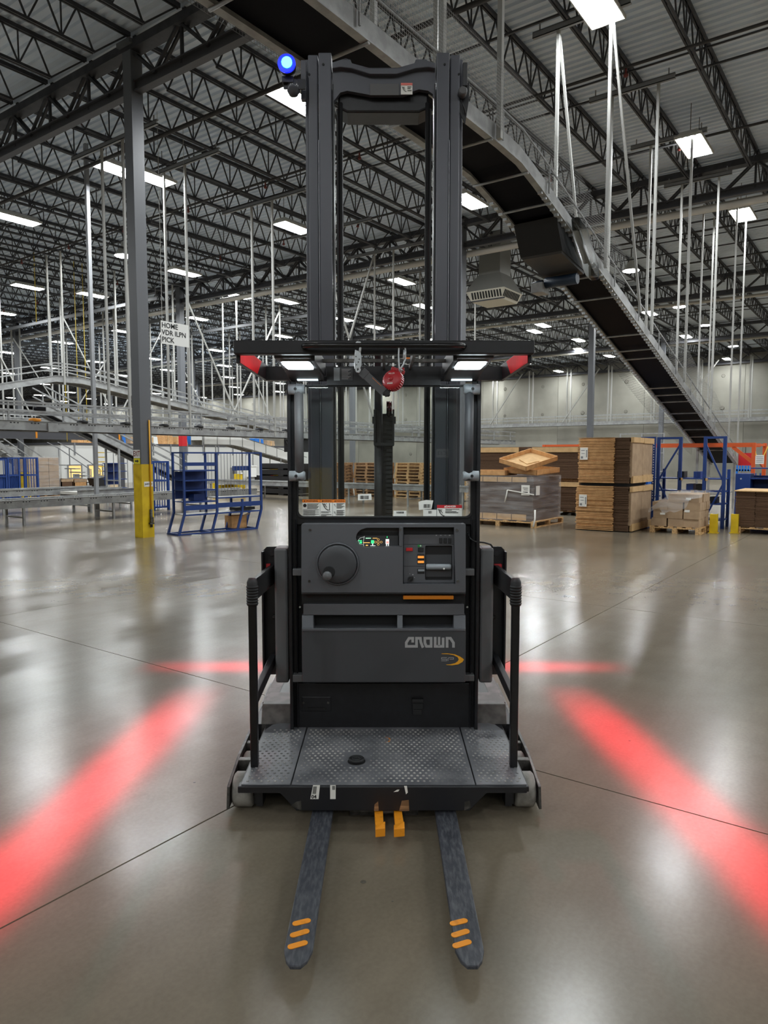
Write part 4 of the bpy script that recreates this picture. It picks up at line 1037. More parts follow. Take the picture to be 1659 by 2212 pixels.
# ================================================================== CONVEYORS AND HANGERS
def zmain(u): return 5.33 if u < 8.55 else 5.33 - (u - 8.55) * .2555
VR, VLf = 4.08, 4.80
big = thing('belt_conveyor', 'long black belt conveyor descending from the roof to the floor at right', 'conveyor', (8.5, 4.4, 0), 'uv')
us = [-7, -2, 3, 7.2, 8.0, 8.55, 9.1, 9.8, 12, 15, 18, 21.4, 24.2]
def zs(u):
    if 7.9 < u < 9.3: return zmain(u) - .03 * (1 - abs(u - 8.55) / .7)
    return zmain(u)
for vv, nm in ((VR, 'near'), (VLf, 'far')):
    m = MB(); sg = -1 if vv == VR else 1
    for a, b in zip(us, us[1:]):
        za, zb = zs(a), zs(b)
        m.hexa([(a, vv - .02, za), (b, vv - .02, zb), (b, vv + .02, zb), (a, vv + .02, za)], [(a, vv - .02, za + .2), (b, vv - .02, zb + .2), (b, vv + .02, zb + .2), (a, vv + .02, za + .2)])
        m.hexa([(a, vv - .045, za - .012), (b, vv - .045, zb - .012), (b, vv + .045, zb - .012), (a, vv + .045, za - .012)], [(a, vv - .045, za), (b, vv - .045, zb), (b, vv + .045, zb), (a, vv + .045, za)])
    sr = part('side_rail', m, M_frame, big)
    m = MB()
    for a, b in zip(us, us[1:]):
        m.bar((a, vv + sg * .05, zs(a) + .4), (b, vv + sg * .05, zs(b) + .4), .02)
    u = -6.
    while u < 24: m.bar((u, vv + sg * .05, zs(u) + .05), (u, vv + sg * .05, zs(u) + .4), .02); u += 1.4
    part('guard_rail', m, M_frame, big)
    m = MB(); u = 9.2
    while u < 24: m.box(u, u + .03, vv - .03, vv + .03, zs(u) - .05, zs(u) - .012); u += .14
    part('roller_ends', m, M_chrome, sr, kind='stuff')
m = MB()
for a, b in zip(us, us[1:]):
    za, zb = zs(a) + .05, zs(b) + .05
    m.hexa([(a, VR + .02, za), (b, VR + .02, zb), (b, VLf - .02, zb), (a, VLf - .02, za)], [(a, VR + .02, za + .1), (b, VR + .02, zb + .1), (b, VLf - .02, zb + .1), (a, VLf - .02, za + .1)])
part('belt', m, M_belt, big)
for u in (1.5, 4.2, 5.35, 6.8, 7.75, 8.75, 9.5, 11.62, 12.4, 14.0, 14.75, 15.2, 17.0, 17.5, 18.0, 18.9, 19.5, 20.3, 21.0, 21.7, 22.4):
    part('cross_tube', MB().tube([(u, VR - .04, zs(u) - .02), (u, VLf + .04, zs(u) - .02)], .018, 8), M_frame, big)
# drive under the belt
a, b = 9.85, 11.05; za, zb = zs(a), zs(b)
dr = part('drive_housing', MB().hexa([(a + .25, VR + .03, za - .42), (b, VR + .03, zb - .22), (b, VLf - .03, zb - .22), (a + .25, VLf - .03, za - .42)], [(a, VR + .03, za), (b, VR + .03, zb), (b, VLf - .03, zb), (a, VLf - .03, za)]), M_dark, big)
part('housing_cover', MB().hexa([(a + .27, VR + .05, za - .45), (b - .02, VR + .05, zb - .26), (b - .02, VLf - .05, zb - .26), (a + .27, VLf - .05, za - .45)], [(a + .25, VR + .04, za - .42), (b, VR + .04, zb - .22), (b, VLf - .04, zb - .22), (a + .25, VLf - .04, za - .42)]), M_pipedark, dr)
part('drive_motor', MB().tube([(b - .15, VR + .1, zb - .34), (b - .15, VLf - .1, zb - .34)], .085, 14).tube([(b - .15, VLf - .05, zb - .34), (b - .15, VLf + .12, zb - .36)], .06, 12), mat('motor_blue', S(34, 50, 70), .45), big)
part('gearbox', MB().box(b - .28, b - .02, VLf - .1, VLf + .1, zb - .5, zb - .34), M_frame, big, .01)
part('clear_guard', MB().prism([(10.15, zs(10.15) + .12), (10.5, zs(10.5) + .12), (11.0, zs(11) - .15), (11.05, zs(11.05) - .38), (10.8, zs(10.8) - .42), (10.3, zs(10.3) - .26)], 'y', VR - .2, VR - .06), M_clear, big, .03)
for u in (22.3, 23.9):
    for vv in (VR, VLf): part('support_leg', MB().bar((u, vv, 0), (u, vv, zs(u)), .06), M_frame, big)
    part('leg_brace', MB().bar((u, VR, .5), (u, VLf, .5), .04), M_frame, big)
# net beside the conveyor
def net(name, label, pts):
    m = MB(); n = len(pts) // 2
    m.add(pts[:n] + pts[n:], [(i, i + 1, n + i + 1, n + i) for i in range(n - 1)])
    c = pts[0]
    return solo(name, m, M_net, label, 'net', (c[0], c[1], c[2]), 'uv')
nu = [1, 3, 5, 7, 8.5, 10.5, 12.5]
net('safety_net', 'grey safety net strung along the near side of the overhead belt conveyor', [(u, VR - .12, zs(u) + .1) for u in nu] + [(u, VR - .14, zs(u) + .9 - .05 * abs(u - 8)) for u in nu])
nu = [15.5, 17, 18.5, 20, 21.5, 23]
net('safety_net', 'grey net hanging along the near side of the descending belt by the back wall', [(u, VR - .12, zs(u) + .05) for u in nu] + [(u, VR - .15, zs(u) + .75 + .12 * math.sin(u * 2)) for u in nu])
nu = [1, 3, 5, 7, 8.5]
net('safety_net', 'grey safety net on the far side of the overhead belt conveyor', [(u, VLf + .12, zs(u) + .0) for u in nu] + [(u, VLf + .14, zs(u) + .55) for u in nu])
nu = [14.5, 16, 17.5, 19, 20.5, 22]
net('safety_net', 'grey net sagging under the left edge of the descending belt', [(u, VLf + .08, zs(u) - .02) for u in nu] + [(u, VLf + .1, zs(u) - .28 - .12 * math.sin((u - 14.5) / 7.5 * math.pi)) for u in nu])

def hrod(u, v, z0, z1, label, group, w_=.042, mtl=None):
    return solo('hanger_rod', MB().box(u - w_ / 2, u + w_ / 2, v - w_ / 2, v + w_ / 2, z0, z1), mtl or M_rod, label, 'hanger rod', (u, v, z0), 'uv', group)
def trapeze(u, v0, v1, z, label, group, h=.1):
    t = thing('trapeze_beam', label, 'beam', (u, (v0 + v1) / 2, z), 'uv', group)
    part('channel', MB().box(u - .03, u + .03, v0, v1, z, z + .012).box(u - .03, u - .022, v0, v1, z, z + h).box(u - .03, u + .03, v0, v1, z + h - .012, z + h), M_roddark, t)
    part('hanger_clip', MB().bar((u, v0 + .12, z + h), (u, v0 + .12, ZB), .02).bar((u, v1 - .12, z + h), (u, v1 - .12, ZB), .02), M_roddark, t)
def brace(a, b, label, group, w_=.04):
    return solo('brace_strut', MB().bar(a, b, w_), M_rod, label, 'strut', a, 'uv', group)
ORD = ('first', 'second', 'third', 'fourth', 'fifth', 'sixth', 'seventh', 'eighth', 'ninth', 'tenth', 'eleventh', 'twelfth', 'thirteenth', 'fourteenth', 'fifteenth')
for k, u in enumerate((11.65, 14.35, 17.05, 19.9)):
    trapeze(u, 3.7, 5.33, 8.6, '%s grey channel beam from the top edge, under the roof above the descending belt' % ORD[k], 'channel beams above the descending belt')
    for v, sd in ((4.0, 'right'), (4.88, 'left')): hrod(u, v, zs(u) + .1, 8.6, '%s pale rod of the %s pair from the top holding the descending belt' % (sd, ORD[k]), 'rods holding the descending belt', .05)
for u, nm in ((6.55, 'nearer the mast'), (7.85, 'farther from the mast')):
    for v, sd in ((4.0, 'right'), (4.88, 'left')): hrod(u, v, zs(u), 8.9, '%s pale rod %s holding the level overhead belt' % (sd, nm), 'rods holding the level overhead belt', .06)
brace((11.7, 4.88, 8.55), (13.1, 4.88, zs(13.1) + .2), 'pale slanted strut bracing the middle of the descending belt', None)
brace((11.7, 4.0, 8.55), (13.6, 4.0, zs(13.6) + .2), 'pale slanted strut bracing the near edge of the descending belt', None)
for vv, nm in ((22.4, 'nearer'), (23.8, 'farther')):
    for v, sd in ((4.0, 'right'), (4.88, 'left')): hrod(vv, v, zs(min(vv, 24)) + .05, 8.8, '%s rod of the %s pair at the floor end of the belt' % (sd, nm), 'rods near the floor end of the belt')

# ---- level conveyors of the left half
def conveyor(name, label, path, v0, v1, depth, mtl_bed, rails=True, legs=None, along='u', holes=False, deckz=None, rz=.36):
    # path: (u, z of the frame's lower edge); runs along u between v0 and v1
    sw = (lambda p: p) if along == 'u' else (lambda p: (p[1], p[0], p[2]))
    c = sw((path[0][0], (v0 + v1) / 2, 0)); t = thing(name, label, 'conveyor', c, 'uv')
    def hx(m, a, b, x0, x1, h0, h1, mi=0):
        m.hexa([sw((a[0], x0, a[1] + h0)), sw((b[0], x0, b[1] + h0)), sw((b[0], x1, b[1] + h0)), sw((a[0], x1, a[1] + h0))],
               [sw((a[0], x0, a[1] + h1)), sw((b[0], x0, b[1] + h1)), sw((b[0], x1, b[1] + h1)), sw((a[0], x1, a[1] + h1))], mi)
    def zat(u):
        for a, b in zip(path, path[1:]):
            if a[0] <= u <= b[0]: return a[1] + (b[1] - a[1]) * (u - a[0]) / (b[0] - a[0])
        return path[-1][1]
    for vv in (v0, v1):
        m = MB()
        for a, b in zip(path, path[1:]):
            hx(m, a, b, vv - .015, vv + .015, 0, depth); hx(m, a, b, vv - .04, vv + .04, -.01, 0); hx(m, a, b, vv - .04, vv + .04, depth, depth + .01)
        sr = part('side_rail', m, M_frame, t)
        if holes:
            m = MB(); u = path[0][0] + .1
            while u < path[-1][0] - .1:
                for k in range(3):
                    z = zat(u) + depth * .72; m.box(*(lambda p, q_: (p[0], q_[0], p[1], q_[1], z, z + .022))(sw((u + k * .07, vv - .02, 0)), sw((u + k * .07 + .028, vv + .02, 0))))
                u += .42
            part('slot_holes', m, M_dark, sr, kind='stuff')
        if rails:
            m = MB()
            for a, b in zip(path, path[1:]):
                for h in (depth + rz * .5, depth + rz): hx(m, a, b, vv - .02, vv + .02, h, h + .04)
            u = path[0][0] + .3
            while u < path[-1][0]:
                m.bar(sw((u, vv, zat(u) + depth)), sw((u, vv, zat(u) + depth + rz)), .03); u += 1.6
            part('guard_rail', m, M_frame, t)
    m = MB()
    for a, b in zip(path, path[1:]): hx(m, a, b, v0 + .015, v1 - .015, depth * .45, depth * .8)
    part('roller_bed', m, mtl_bed, t)
    for u in legs or ():
        for vv in (v0, v1): part('support_leg', MB().bar(sw((u, vv, 0)), sw((u, vv, zat(u))), .05), M_frame, t)
        part('leg_brace', MB().bar(sw((u, v0, zat(u) * .45)), sw((u, v1, zat(u) * .45)), .035), M_frame, t)
    return t
A_ = conveyor('roller_conveyor', 'elevated grey roller conveyor running behind the tall yellow-based column', [(-6, 2.13), (30, 2.13)], 14.3, 15.1, .17, M_pipedark, True, holes=True)
for k in range(9):
    u = 6.6 + k * 1.05
    part('pulley_cover', MB().lathe([(.1, .3), (.12, .32), (.11, .36), (.05, .37)], (u, 14.34, 2.0), 'z', 14), M_orange if k == 1 else M_blackplas, A_)
part('junction_box', MB().box(7.88, 8.1, 14.25, 14.3, 2.1, 2.28), M_frame, A_)
part('motor_box', MB().box(15.6, 16.3, 14.4, 15.0, 1.72, 2.1), M_blackplas, A_)
part('hanging_cable', MB().tube([(14.9, 14.3, 2.1), (15.1, 14.3, 1.8), (15.3, 14.3, 1.72), (15.5, 14.3, 1.85), (15.6, 14.4, 1.95)], .015, 6), M_rubber, A_)
for k, u in enumerate((9.85, 11.55, 14.5, 17.4, 20.3, 23.2, 26.1)):
    trapeze(u, 13.05, 16.3, 8.6, '%s grey channel beam from the left above the elevated roller conveyor' % ORD[k], 'channel beams above the elevated roller conveyor')
    for v, sd in ((14.3, 'right'), (15.1, 'left')): hrod(u, v, 2.15, 8.6, '%s rod of the %s pair from the left carrying the elevated roller conveyor' % (sd, ORD[k]), 'rods carrying the elevated roller conveyor', .05)
hrod(10.72, 17.12, 0, 9.5, 'dark grey pipe standing beside the low roller conveyor left of the column', None, .09, M_roddark)
conveyor('roller_conveyor', 'low grey conveyor with slotted frame passing behind the yellow column base', [(-4, .42), (15.6, .42)], 16.2, 17.0, .17, M_pipe, False, (8.3, 10.6, 13.4), holes=True)
conveyor('roller_conveyor', 'second low grey conveyor farther back at the left edge', [(-2, .5), (12.6, .5)], 19.6, 20.4, .17, M_pipe, False, (7.2, 9.5, 12), holes=True)
conveyor('roller_conveyor', 'short low grey conveyor section joining left of the column', [(11.0, .42), (13.0, .42)], 18.5, 19.4, .22, M_pipe, False, (11.4, 12.7))
conveyor('belt_conveyor', 'small inclined belt conveyor dropping to the floor left of the column', [(10.9, 2.85), (15.8, .7)], 19.8, 20.5, .2, M_belt, True, (13.2, 14.6), rz=.5)
conveyor('roller_conveyor', 'high grey conveyor rising to a crest and sloping down to the right', [(-4, 2.6), (5, 3.0), (11.68, 3.75), (13.6, 4.2), (14.6, 4.2), (25.5, 2.62)], 24, 24.8, .2, M_unit, True, rz=.42)
for k, u in enumerate((8.5, 11.2, 13.9, 16.6, 19.3, 22, 24.7)):
    z = 3.4 if u < 11 else (4.1 if u < 15 else 4.2 - (u - 14.6) * .145)
    for v, sd in ((23.95, 'right'), (24.85, 'left')): hrod(u, v, z, 8.7, '%s rod of the %s pair from the left carrying the high sloping conveyor' % (sd, ORD[k]), 'rods carrying the high sloping conveyor', .055)
conveyor('roller_conveyor', 'far elevated conveyor deep in the left half under the lamps', [(-2, 3.0), (44, 3.0)], 31, 31.9, .22, M_unit, True)
conveyor('roller_conveyor', 'farthest elevated conveyor in front of the back wall at left', [(0, 3.3), (50, 3.3)], 39.5, 40.4, .22, M_unit, True)
for k in range(12):
    for v, sd in ((31, 'right'), (31.9, 'left')): hrod(12.5 + 2.7 * k, v, 3.1, 8.7, '%s rod of the %s pair from the left carrying the far elevated conveyor' % (sd, ORD[k]), 'rods carrying the far elevated conveyor', .06)
for k in range(13):
    for v, sd in ((39.5, 'right'), (40.4, 'left')): hrod(15 + 2.7 * k, v, 3.4, 8.7, '%s rod of the %s pair from the left carrying the farthest elevated conveyor' % (sd, ORD[k]), 'rods carrying the farthest elevated conveyor', .07)
for a, b in (((17.4, 15.15, 8.5), (20.6, 15.15, 2.3)), ((20.3, 15.15, 8.5), (17.8, 15.15, 3.0)), ((19.3, 23.95, 8.0), (22, 23.95, 3.2)), ((24.7, 23.95, 8.4), (21.5, 23.95, 3.1)), ((17.9, 30.95, 8.0), (20.6, 30.95, 3.3)), ((23.3, 30.95, 8.0), (20.6, 30.95, 3.3)), ((28.7, 30.95, 8), (31.4, 30.95, 3.3)), ((26.0, 30.95, 8), (28.7, 30.95, 3.3)),
             ((20, 39.44, 8), (23, 39.44, 3.5)), ((26, 39.44, 8), (23, 39.44, 3.5)), ((31, 39.44, 8), (34, 39.44, 3.5)), ((8.5, 23.95, 8), (11.2, 23.95, 3.8)), ((14, 30.95, 8), (16.4, 30.95, 3.3))):
    brace(a, b, 'pale slanted strut between the hanger rods of the left conveyors', 'slanted struts among the left hanger rods', .05)
# wide steel channels hung under the roof at far left
for u, v0, v1 in ((19.4, 26, 40), (22.6, 27, 44), (26, 20, 36)):
    trapeze(u, v0, v1, 8.25, 'long pale channel hung crosswise under the roof at far left', 'long pale channels at far left', .16)
for px, z0 in ((75, 7.6), (133, 3.), (160, 3.2), (178, 3.)):
    p = PV(px, 600, 27.5)
    solo('yellow_pull_cord', MB().tube([(p[0], p[1], z0 - .8), (p[0], p[1], 9.5)], .017, 6), M_cable, 'yellow cord hanging down from the roof at far left', 'pull cord', (p[0], p[1], z0 - .8), 'uv', 'yellow cords at far left')
# conveyor along the back wall with its rods
conveyor('roller_conveyor', 'white elevated conveyor running along the concrete back wall', [(4, 4.1), (60, 4.1)], 56.9, 57.7, .28, M_pipe, True, along='v', rz=.5)
for k in range(15):
    v = 5.5 + k * 3.4
    for u, sd in ((56.9, 'front'), (57.7, 'rear')): hrod(u, v, 4.3, 8.8, '%s rod of the %s pair from the right holding the back wall conveyor' % (sd, ORD[k]), 'rods holding the back wall conveyor', .09)
for v in (19.8, 26.5, 11):
    brace((56.8, v, 8.6), (56.8, v + 3., 4.4), 'thin white diagonal strut in front of the back wall', 'diagonal struts at the back wall', .08)
a = PU(1010, 860, 33); b = PU(1125, 778, 33)
conveyor('roller_conveyor', 'low grey roller conveyor crossing behind the truck in front of the pallets', [(10.3, .52), (22.5, .52)], 18.7, 19.5, .14, M_pipe, False, (10.6, 12.6, 15, 17.4, 19.8, 22), along='v')
# ---- roof heater between the joists
q_ = PZuv(1068, 640, 7.35)
hu = thing('roof_air_unit', 'grey sheet metal air unit with slotted grilles hanging under the roof', 'air unit', (q_[0], q_[1], 7.0), 'uv')
u, v = q_[0], q_[1]; z = 7.1
part('plenum', MB().hexa([(u - .75, v - .75, z + .35), (u + .75, v - .75, z + .35), (u + .75, v + .75, z + .35), (u - .75, v + .75, z + .35)], [(u - .45, v - .45, z + .95), (u + .45, v - .45, z + .95), (u + .45, v + .45, z + .95), (u - .45, v + .45, z + .95)]), M_unit, hu)
part('duct', MB().box(u - .42, u + .42, v - .42, v + .42, z + .95, DECK), M_unit, hu)
part('grille_box', MB().hexa([(u - .6, v - .6, z), (u + .6, v - .6, z), (u + .6, v + .6, z), (u - .6, v + .6, z)], [(u - .75, v - .75, z + .35), (u + .75, v - .75, z + .35), (u + .75, v + .75, z + .35), (u - .75, v + .75, z + .35)]), M_unitlight, hu)
for k in range(11):
    w_ = -.55 + .11 * k
    part('louver', MB().bar((u - .64, v + w_ - .035, z + .08), (u - .735, v + w_ - .035, z + .3), .05, .03), M_dark, hu)
    part('louver', MB().bar((u + w_ - .035, v - .64, z + .08), (u + w_ - .035, v - .735, z + .3), .05, .03, up=(0, 1, 0)), M_dark, hu)
part('hanger_frame', MB().bar((u - .8, v + .8, z - .05), (u - .8, v + .8, 8.8), .04).bar((u - .8, v + .8, z - .03), (u - .8, v - .8, z - .03), .04), M_joist, hu)

# ---- hanging sign
sc_ = PV(377, 722, 14.2)
tl, tr, br_, bl_ = PV(347, 692, 14.2), PV(407, 703, 14.2), PV(407, 754, 14.2), PV(349, 742, 14.2)
sg = thing('hanging_sign', 'white hanging sign reading HOME VDR ILPN PICK', 'sign', (sc_[0], 14.2, sc_[2]), 'uv')
zc_ = (tl[2] + bl_[2]) / 2; hw = (tr[0] - tl[0]) / 2; hh = (tl[2] - bl_[2]) / 2; cu_ = (tl[0] + tr[0]) / 2
part('panel', MB().box(cu_ - hw, cu_ + hw, 14.195, 14.205, zc_ - hh, zc_ + hh), M_signwhite, sg)
ts = hh * .62
part('lettering', merge(*[text_mb(s_, ts, (lambda k: lambda p: (cu_ - hw * .96 + p[0], 14.19, zc_ + hh * (.62 - .62 * k) + p[1]))(k), 'LEFT', .0025) for k, s_ in enumerate(('HOME', 'VDR ILPN', 'PICK'))]), M_print, sg)
part('hang_wire', MB().bar((cu_ - hw * .9, 14.2, zc_ + hh), (cu_ - hw * .9, 14.2, 9.5), .008).bar((cu_ + hw * .9, 14.2, zc_ + hh), (cu_ + hw * .9, 14.2, 9.5), .008), M_rod, sg)
# ---- signs on the near column
u, v = U0 - CS, VV0
ex = thing('exit_sign', 'small white EXIT sign with yellow arrow on the near column', 'sign', (u, v, 1.5), 'uv')
part('panel', MB().box(u - .012, u - .004, v - .1, v + .1, 1.56, 1.72), M_signwhite, ex)
part('lettering', text_mb('EXIT', .1, lambda p: (u - .0135, v - p[0], 1.64 + p[1] * 1.45), bold=.002), mat('exit_red', S(110, 23.95, 24), .5), ex)
part('arrow_panel', MB().box(u - .012, u - .004, v - .1, v + .1, 1.445, 1.555), mat('arrow_yellow', S(226, 214, 40), .5), ex)
part('arrow', MB().add([(u - .0135, v - p[0], 1.5 + p[1]) for p in ((-.06, -.014), (.01, -.014), (.01, -.034), (.065, 0), (.01, .034), (.01, .014), (-.06, .014))], [tuple(range(7))]), M_print, ex)
v1_ = VV0 - CS - .006
cd_ = thing('column_conduit', 'yellow painted conduit with a steel clamp on the near column', 'conduit', (U0 + .06, v1_, 0.15), 'uv')
part('pipe', MB().tube([(U0 + .06, v1_ - .015, .5), (U0 + .06, v1_ - .015, 2.3)], .014, 8), mat('conduit_yellow', S(235, 170, 30), .5), cd_)
part('valve', MB().tube([(U0 + .05, v1_ - .02, .2), (U0 + .05, v1_ - .02, .55)], .028, 10).box(U0 + .0, U0 + .1, v1_ - .05, v1_ - .01, .26, .29).box(U0 + .02, U0 + .08, v1_ - .06, v1_ - .02, .3, .4), M_steel, cd_)
part('tag', MB().box(U0 - .08, U0 + .12, v1_ - .004, v1_, 1.0, 1.1), M_signwhite, cd_)
part('tag_print', text_mb('JA09 PW', .045, lambda p: (U0 + .02 + p[0], v1_ - .0055, 1.05 + p[1]), bold=.001), M_print, cd_)

# ================================================================== THINGS STANDING ON THE FLOOR
# ---- wooden pallet (parts: each board and block)
def pallet(label, u, v, lu, lv, group=None, old=False, rz=0., z=0.):
    t = thing('wooden_pallet', label, 'pallet', (u, v, z), 'uv', group)
    mt = M_wooddark if old else M_wood
    n = 6
    for k in range(n):
        a = k * (lv - .1) / (n - 1); part('deck_board', MB().box(u, u + lu, v + a, v + a + .1, z + .118, z + .138), mt, t)
    for k in range(3):
        a = k * (lu - .09) / 2; part('stringer', MB().box(u + a, u + a + .09, v, v + lv, z + .098, z + .118), mt, t)
        b = k * (lv - .1) / 2; part('bottom_board', MB().box(u, u + lu, v + b, v + b + .1, z + .0, z + .018), mt, t)
        for j in range(3):
            b = j * (lv - .1) / 2; part('block', MB().box(u + a, u + a + .1, v + b, v + b + .1, z + .018, z + .098), mt, t)
    return t
def layers(u0, u1, v0, v1, z0, z1, th, jit, mi=0):
    m = MB(); z = z0
    while z < z1 - 1e-4:
        a, b, c, d = [random.uniform(-jit, jit) for _ in range(4)]
        m.box(u0 + a, u1 + b, v0 + c, v1 + d, z, min(z + th * random.uniform(.6, .86), z1), mi); z += th
    m.box(u0 + 2.2 * jit, u1 - 2.2 * jit, v0 + 2.2 * jit, v1 - 2.2 * jit, z0, z1 - th * .5, mi)
    return m
def sheet_label(par, u, v, z, w, h, tilt=0.):
    L_ = part('paper_label', MB().box(u - .006, u - .002, v - w / 2, v + w / 2, z - h / 2, z + h / 2), M_white, par)
    part('label_print', MB().box(u - .008, u - .0065, v - w * .42, v - w * .3, z - h * .3, z + h * .3).box(u - .008, u - .0065, v + w * .1, v + w * .38, z - h * .4, z - h * .22)
         .box(u - .008, u - .0065, v - w * .1, v + w * .36, z + h * .25, z + h * .3).box(u - .008, u - .0065, v - w * .1, v + w * .3, z, z + h * .04), M_roddark, L_)

# double stack of flattened boxes
for z0, z1, lab, sh_ in ((.02, .96, 'lower stack of flattened brown cardboard boxes standing on the floor', 0.), (1.03, 1.99, 'upper stack of flattened brown cardboard boxes on top of another stack', -.03)):
    t = thing('cardboard_stack', lab, 'cardboard stack', (15.1, 5.1, z0), 'uv')
    part('sheets', layers(14.95, 16.5, 4.86, 5.66 + sh_, z0, z1, .034, .012), M_card, t, kind='stuff')
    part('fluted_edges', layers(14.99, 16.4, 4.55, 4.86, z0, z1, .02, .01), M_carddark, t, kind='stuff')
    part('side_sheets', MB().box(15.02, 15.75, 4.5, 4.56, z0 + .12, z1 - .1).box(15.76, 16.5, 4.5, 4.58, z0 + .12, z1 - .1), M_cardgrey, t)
    part('flap', MB().box(15.0, 15.74, 4.47, 4.53, z1 - .11, z1).box(15.76, 16.52, 4.47, 4.53, z1 - .12, z1), M_cardlight, t)
    part('flap', MB().box(15.05, 15.74, 4.48, 4.53, z0, z0 + .15).box(15.76, 16.5, 4.48, 4.53, z0, z0 + .16), M_cardlight, t)
    sheet_label(t, 14.93, 5.5, z0 + .62, .17, .26)
pallet('thin old pallet squeezed between the two stacks of flattened boxes', 15.1, 4.65, 1.2, .9, None, True, z=.9) if False else None
m = MB(); m.box(15.05, 16.4, 4.6, 5.6, .965, 1.025); solo('slip_board', m, M_dark, 'dark board between the two stacks of flattened boxes', 'board', (15.7, 5.1, .965), 'uv')
# wrapped pallet right of the truck
P1 = pallet('wooden pallet under the stretch-wrapped stack of flat boxes', 14.7, 6.5, 1.65, 1.85)
t = thing('wrapped_stack', 'stretch-wrapped stack of flat boxes just right of the truck', 'wrapped load', (15.5, 7.4, .14), 'uv')
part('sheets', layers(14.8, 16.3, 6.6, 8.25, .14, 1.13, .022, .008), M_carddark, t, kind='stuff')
for z in ((.15, .28), (1.01, 1.125)):
    for k in range(4): part('flap', MB().box(14.775, 14.79, 6.75 + k * .37, 7.1 + k * .37, z[0], z[1]), M_cardlight, t)
part('wrap_film', MB().box(14.76, 16.34, 6.57, 8.29, .13, 1.145), M_wrap, t)
L_ = part('paper_label', MB().box(14.745, 14.75, 6.66, 6.86, .72, .95), M_white, t)
part('label_print', MB().box(14.742, 14.744, 6.7, 6.82, .88, .89).box(14.742, 14.744, 6.7, 6.8, .84, .85).box(14.742, 14.744, 6.7, 6.82, .78, .8), M_print, L_)
L_ = part('paper_label', MB().box(14.85, 15.05, 6.55, 6.556, .72, .93), M_signwhite, t)
part('loose_film', MB().bar((14.74, 7.2, .83), (14.74, 6.55, .74), .012, .025).tube([(14.74, 7.2, .83), (14.73, 7.22, .7), (14.73, 7.26, .55)], .014, 6), M_white, t); part('loose_film', MB().tube([(14.74, 6.52, .4), (14.7, 6.5, .2), (14.66, 6.52, .03)], .02, 6), M_white, t)
# open trays on top of it
def tray(label, c, lu, lv, h, rz, tilt, light=True):
    o = thing('cardboard_tray', label, 'cardboard tray', c, 'uv'); o.rotation_euler = (tilt[0], tilt[1], rz); ORG[o] = (0, 0, 0)
    part('tray_floor', MB().box(-lu / 2, lu / 2, -lv / 2, lv / 2, 0, .012), M_cardlight, o)
    for a in ((-lu / 2, -lu / 2 + .015, -lv / 2, lv / 2), (lu / 2 - .015, lu / 2, -lv / 2, lv / 2), (-lu / 2, lu / 2, -lv / 2, -lv / 2 + .015), (-lu / 2, lu / 2, lv / 2 - .015, lv / 2)):
        part('tray_side', MB().box(*a, 0, h), M_card, o)
    part('loose_flap', MB().hexa([(-.2, -.15, .014), (.15, -.2, .014), (.2, .1, .014), (-.1, .2, .014)], [(-.2, -.15, .03), (.15, -.2, .03), (.2, .1, .05), (-.1, .2, .04)]), M_cardlight, o)
    return o
tray('open cardboard tray tilted on top of the wrapped stack', (15.4, 7.0, 1.47), 1.05, .85, .11, math.radians(-20), (math.radians(13), math.radians(-13)))
tray('lower open cardboard tray partly under the tilted one', (15.6, 7.0, 1.21), 1.0, .9, .12, math.radians(-8), (math.radians(3), math.radians(-3)))
tray('flat cardboard tray lying on the wrapped stack behind the truck frame', (15.3, 7.85, 1.148), .8, .9, .12, math.radians(6), (0, 0))
# tall dark stacks behind
for v0, v1, lab in ((8.45, 10.0, 'tall dark stack of flattened boxes behind the wrapped stack'), (6.75, 8.35, 'second tall dark stack of flattened boxes left of the double stack')):
    t = thing('cardboard_stack', lab, 'cardboard stack', (18.9, (v0 + v1) / 2, .14), 'uv')
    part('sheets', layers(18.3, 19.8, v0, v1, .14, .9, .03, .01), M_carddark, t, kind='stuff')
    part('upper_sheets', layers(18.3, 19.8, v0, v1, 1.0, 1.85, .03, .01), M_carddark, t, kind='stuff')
    part('top_flap', MB().box(18.27, 18.3, v0 + .15, v1 - .15, 1.7, 1.84), M_cardlight, t); part('top_flap', MB().box(18.27, 18.3, v0 + .1, v1 - .1, .78, .9), M_cardlight, t)
    part('spacer', MB().box(18.4, 19.7, v0 + .1, v1 - .1, .9, 1.0), M_wooddark, t)
    pallet('wooden pallet under the dark stack ' + ('behind the wrapped stack' if v0 > 8 else 'left of the double stack'), 18.35, v0 + .05, 1.3, 1.4, old=True)
# pallet of small cartons under torn film
pallet('wooden pallet carrying small cartons under torn stretch film', 15.35, 3.2, 1.0, 1.0)
t = thing('carton_load', 'load of small cartons under torn clear stretch film', 'wrapped load', (15.8, 3.7, .14), 'uv')
for lv_ in range(4):
    for i in range(3):
        for j in range(3):
            if lv_ == 3 and j == 2: continue
            du, dv = random.uniform(-.015, .015), random.uniform(-.015, .015)
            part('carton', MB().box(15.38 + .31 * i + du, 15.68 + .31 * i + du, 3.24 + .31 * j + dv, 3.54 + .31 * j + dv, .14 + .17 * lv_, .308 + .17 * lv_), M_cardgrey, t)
part('carton_label', MB().box(15.365, 15.37, 3.9, 4.0, .38, .42).box(15.365, 15.37, 3.42, 3.52, .45, .5).box(15.365, 15.37, 3.4, 3.5, .7, .75), M_white, t)
fm = MB(); N_ = 14
def fz(i, j): return .84 + .03 * math.sin(i * 1.3) * math.cos(j * 1.7) + (.02 if j < 9 else -.17 * (j - 8) / 3)
vs_ = [(15.32 + 1.06 * i / N_, 3.17 + 1.05 * j / N_, max(.5, fz(i, j))) for i in range(N_ + 1) for j in range(N_ + 1)]
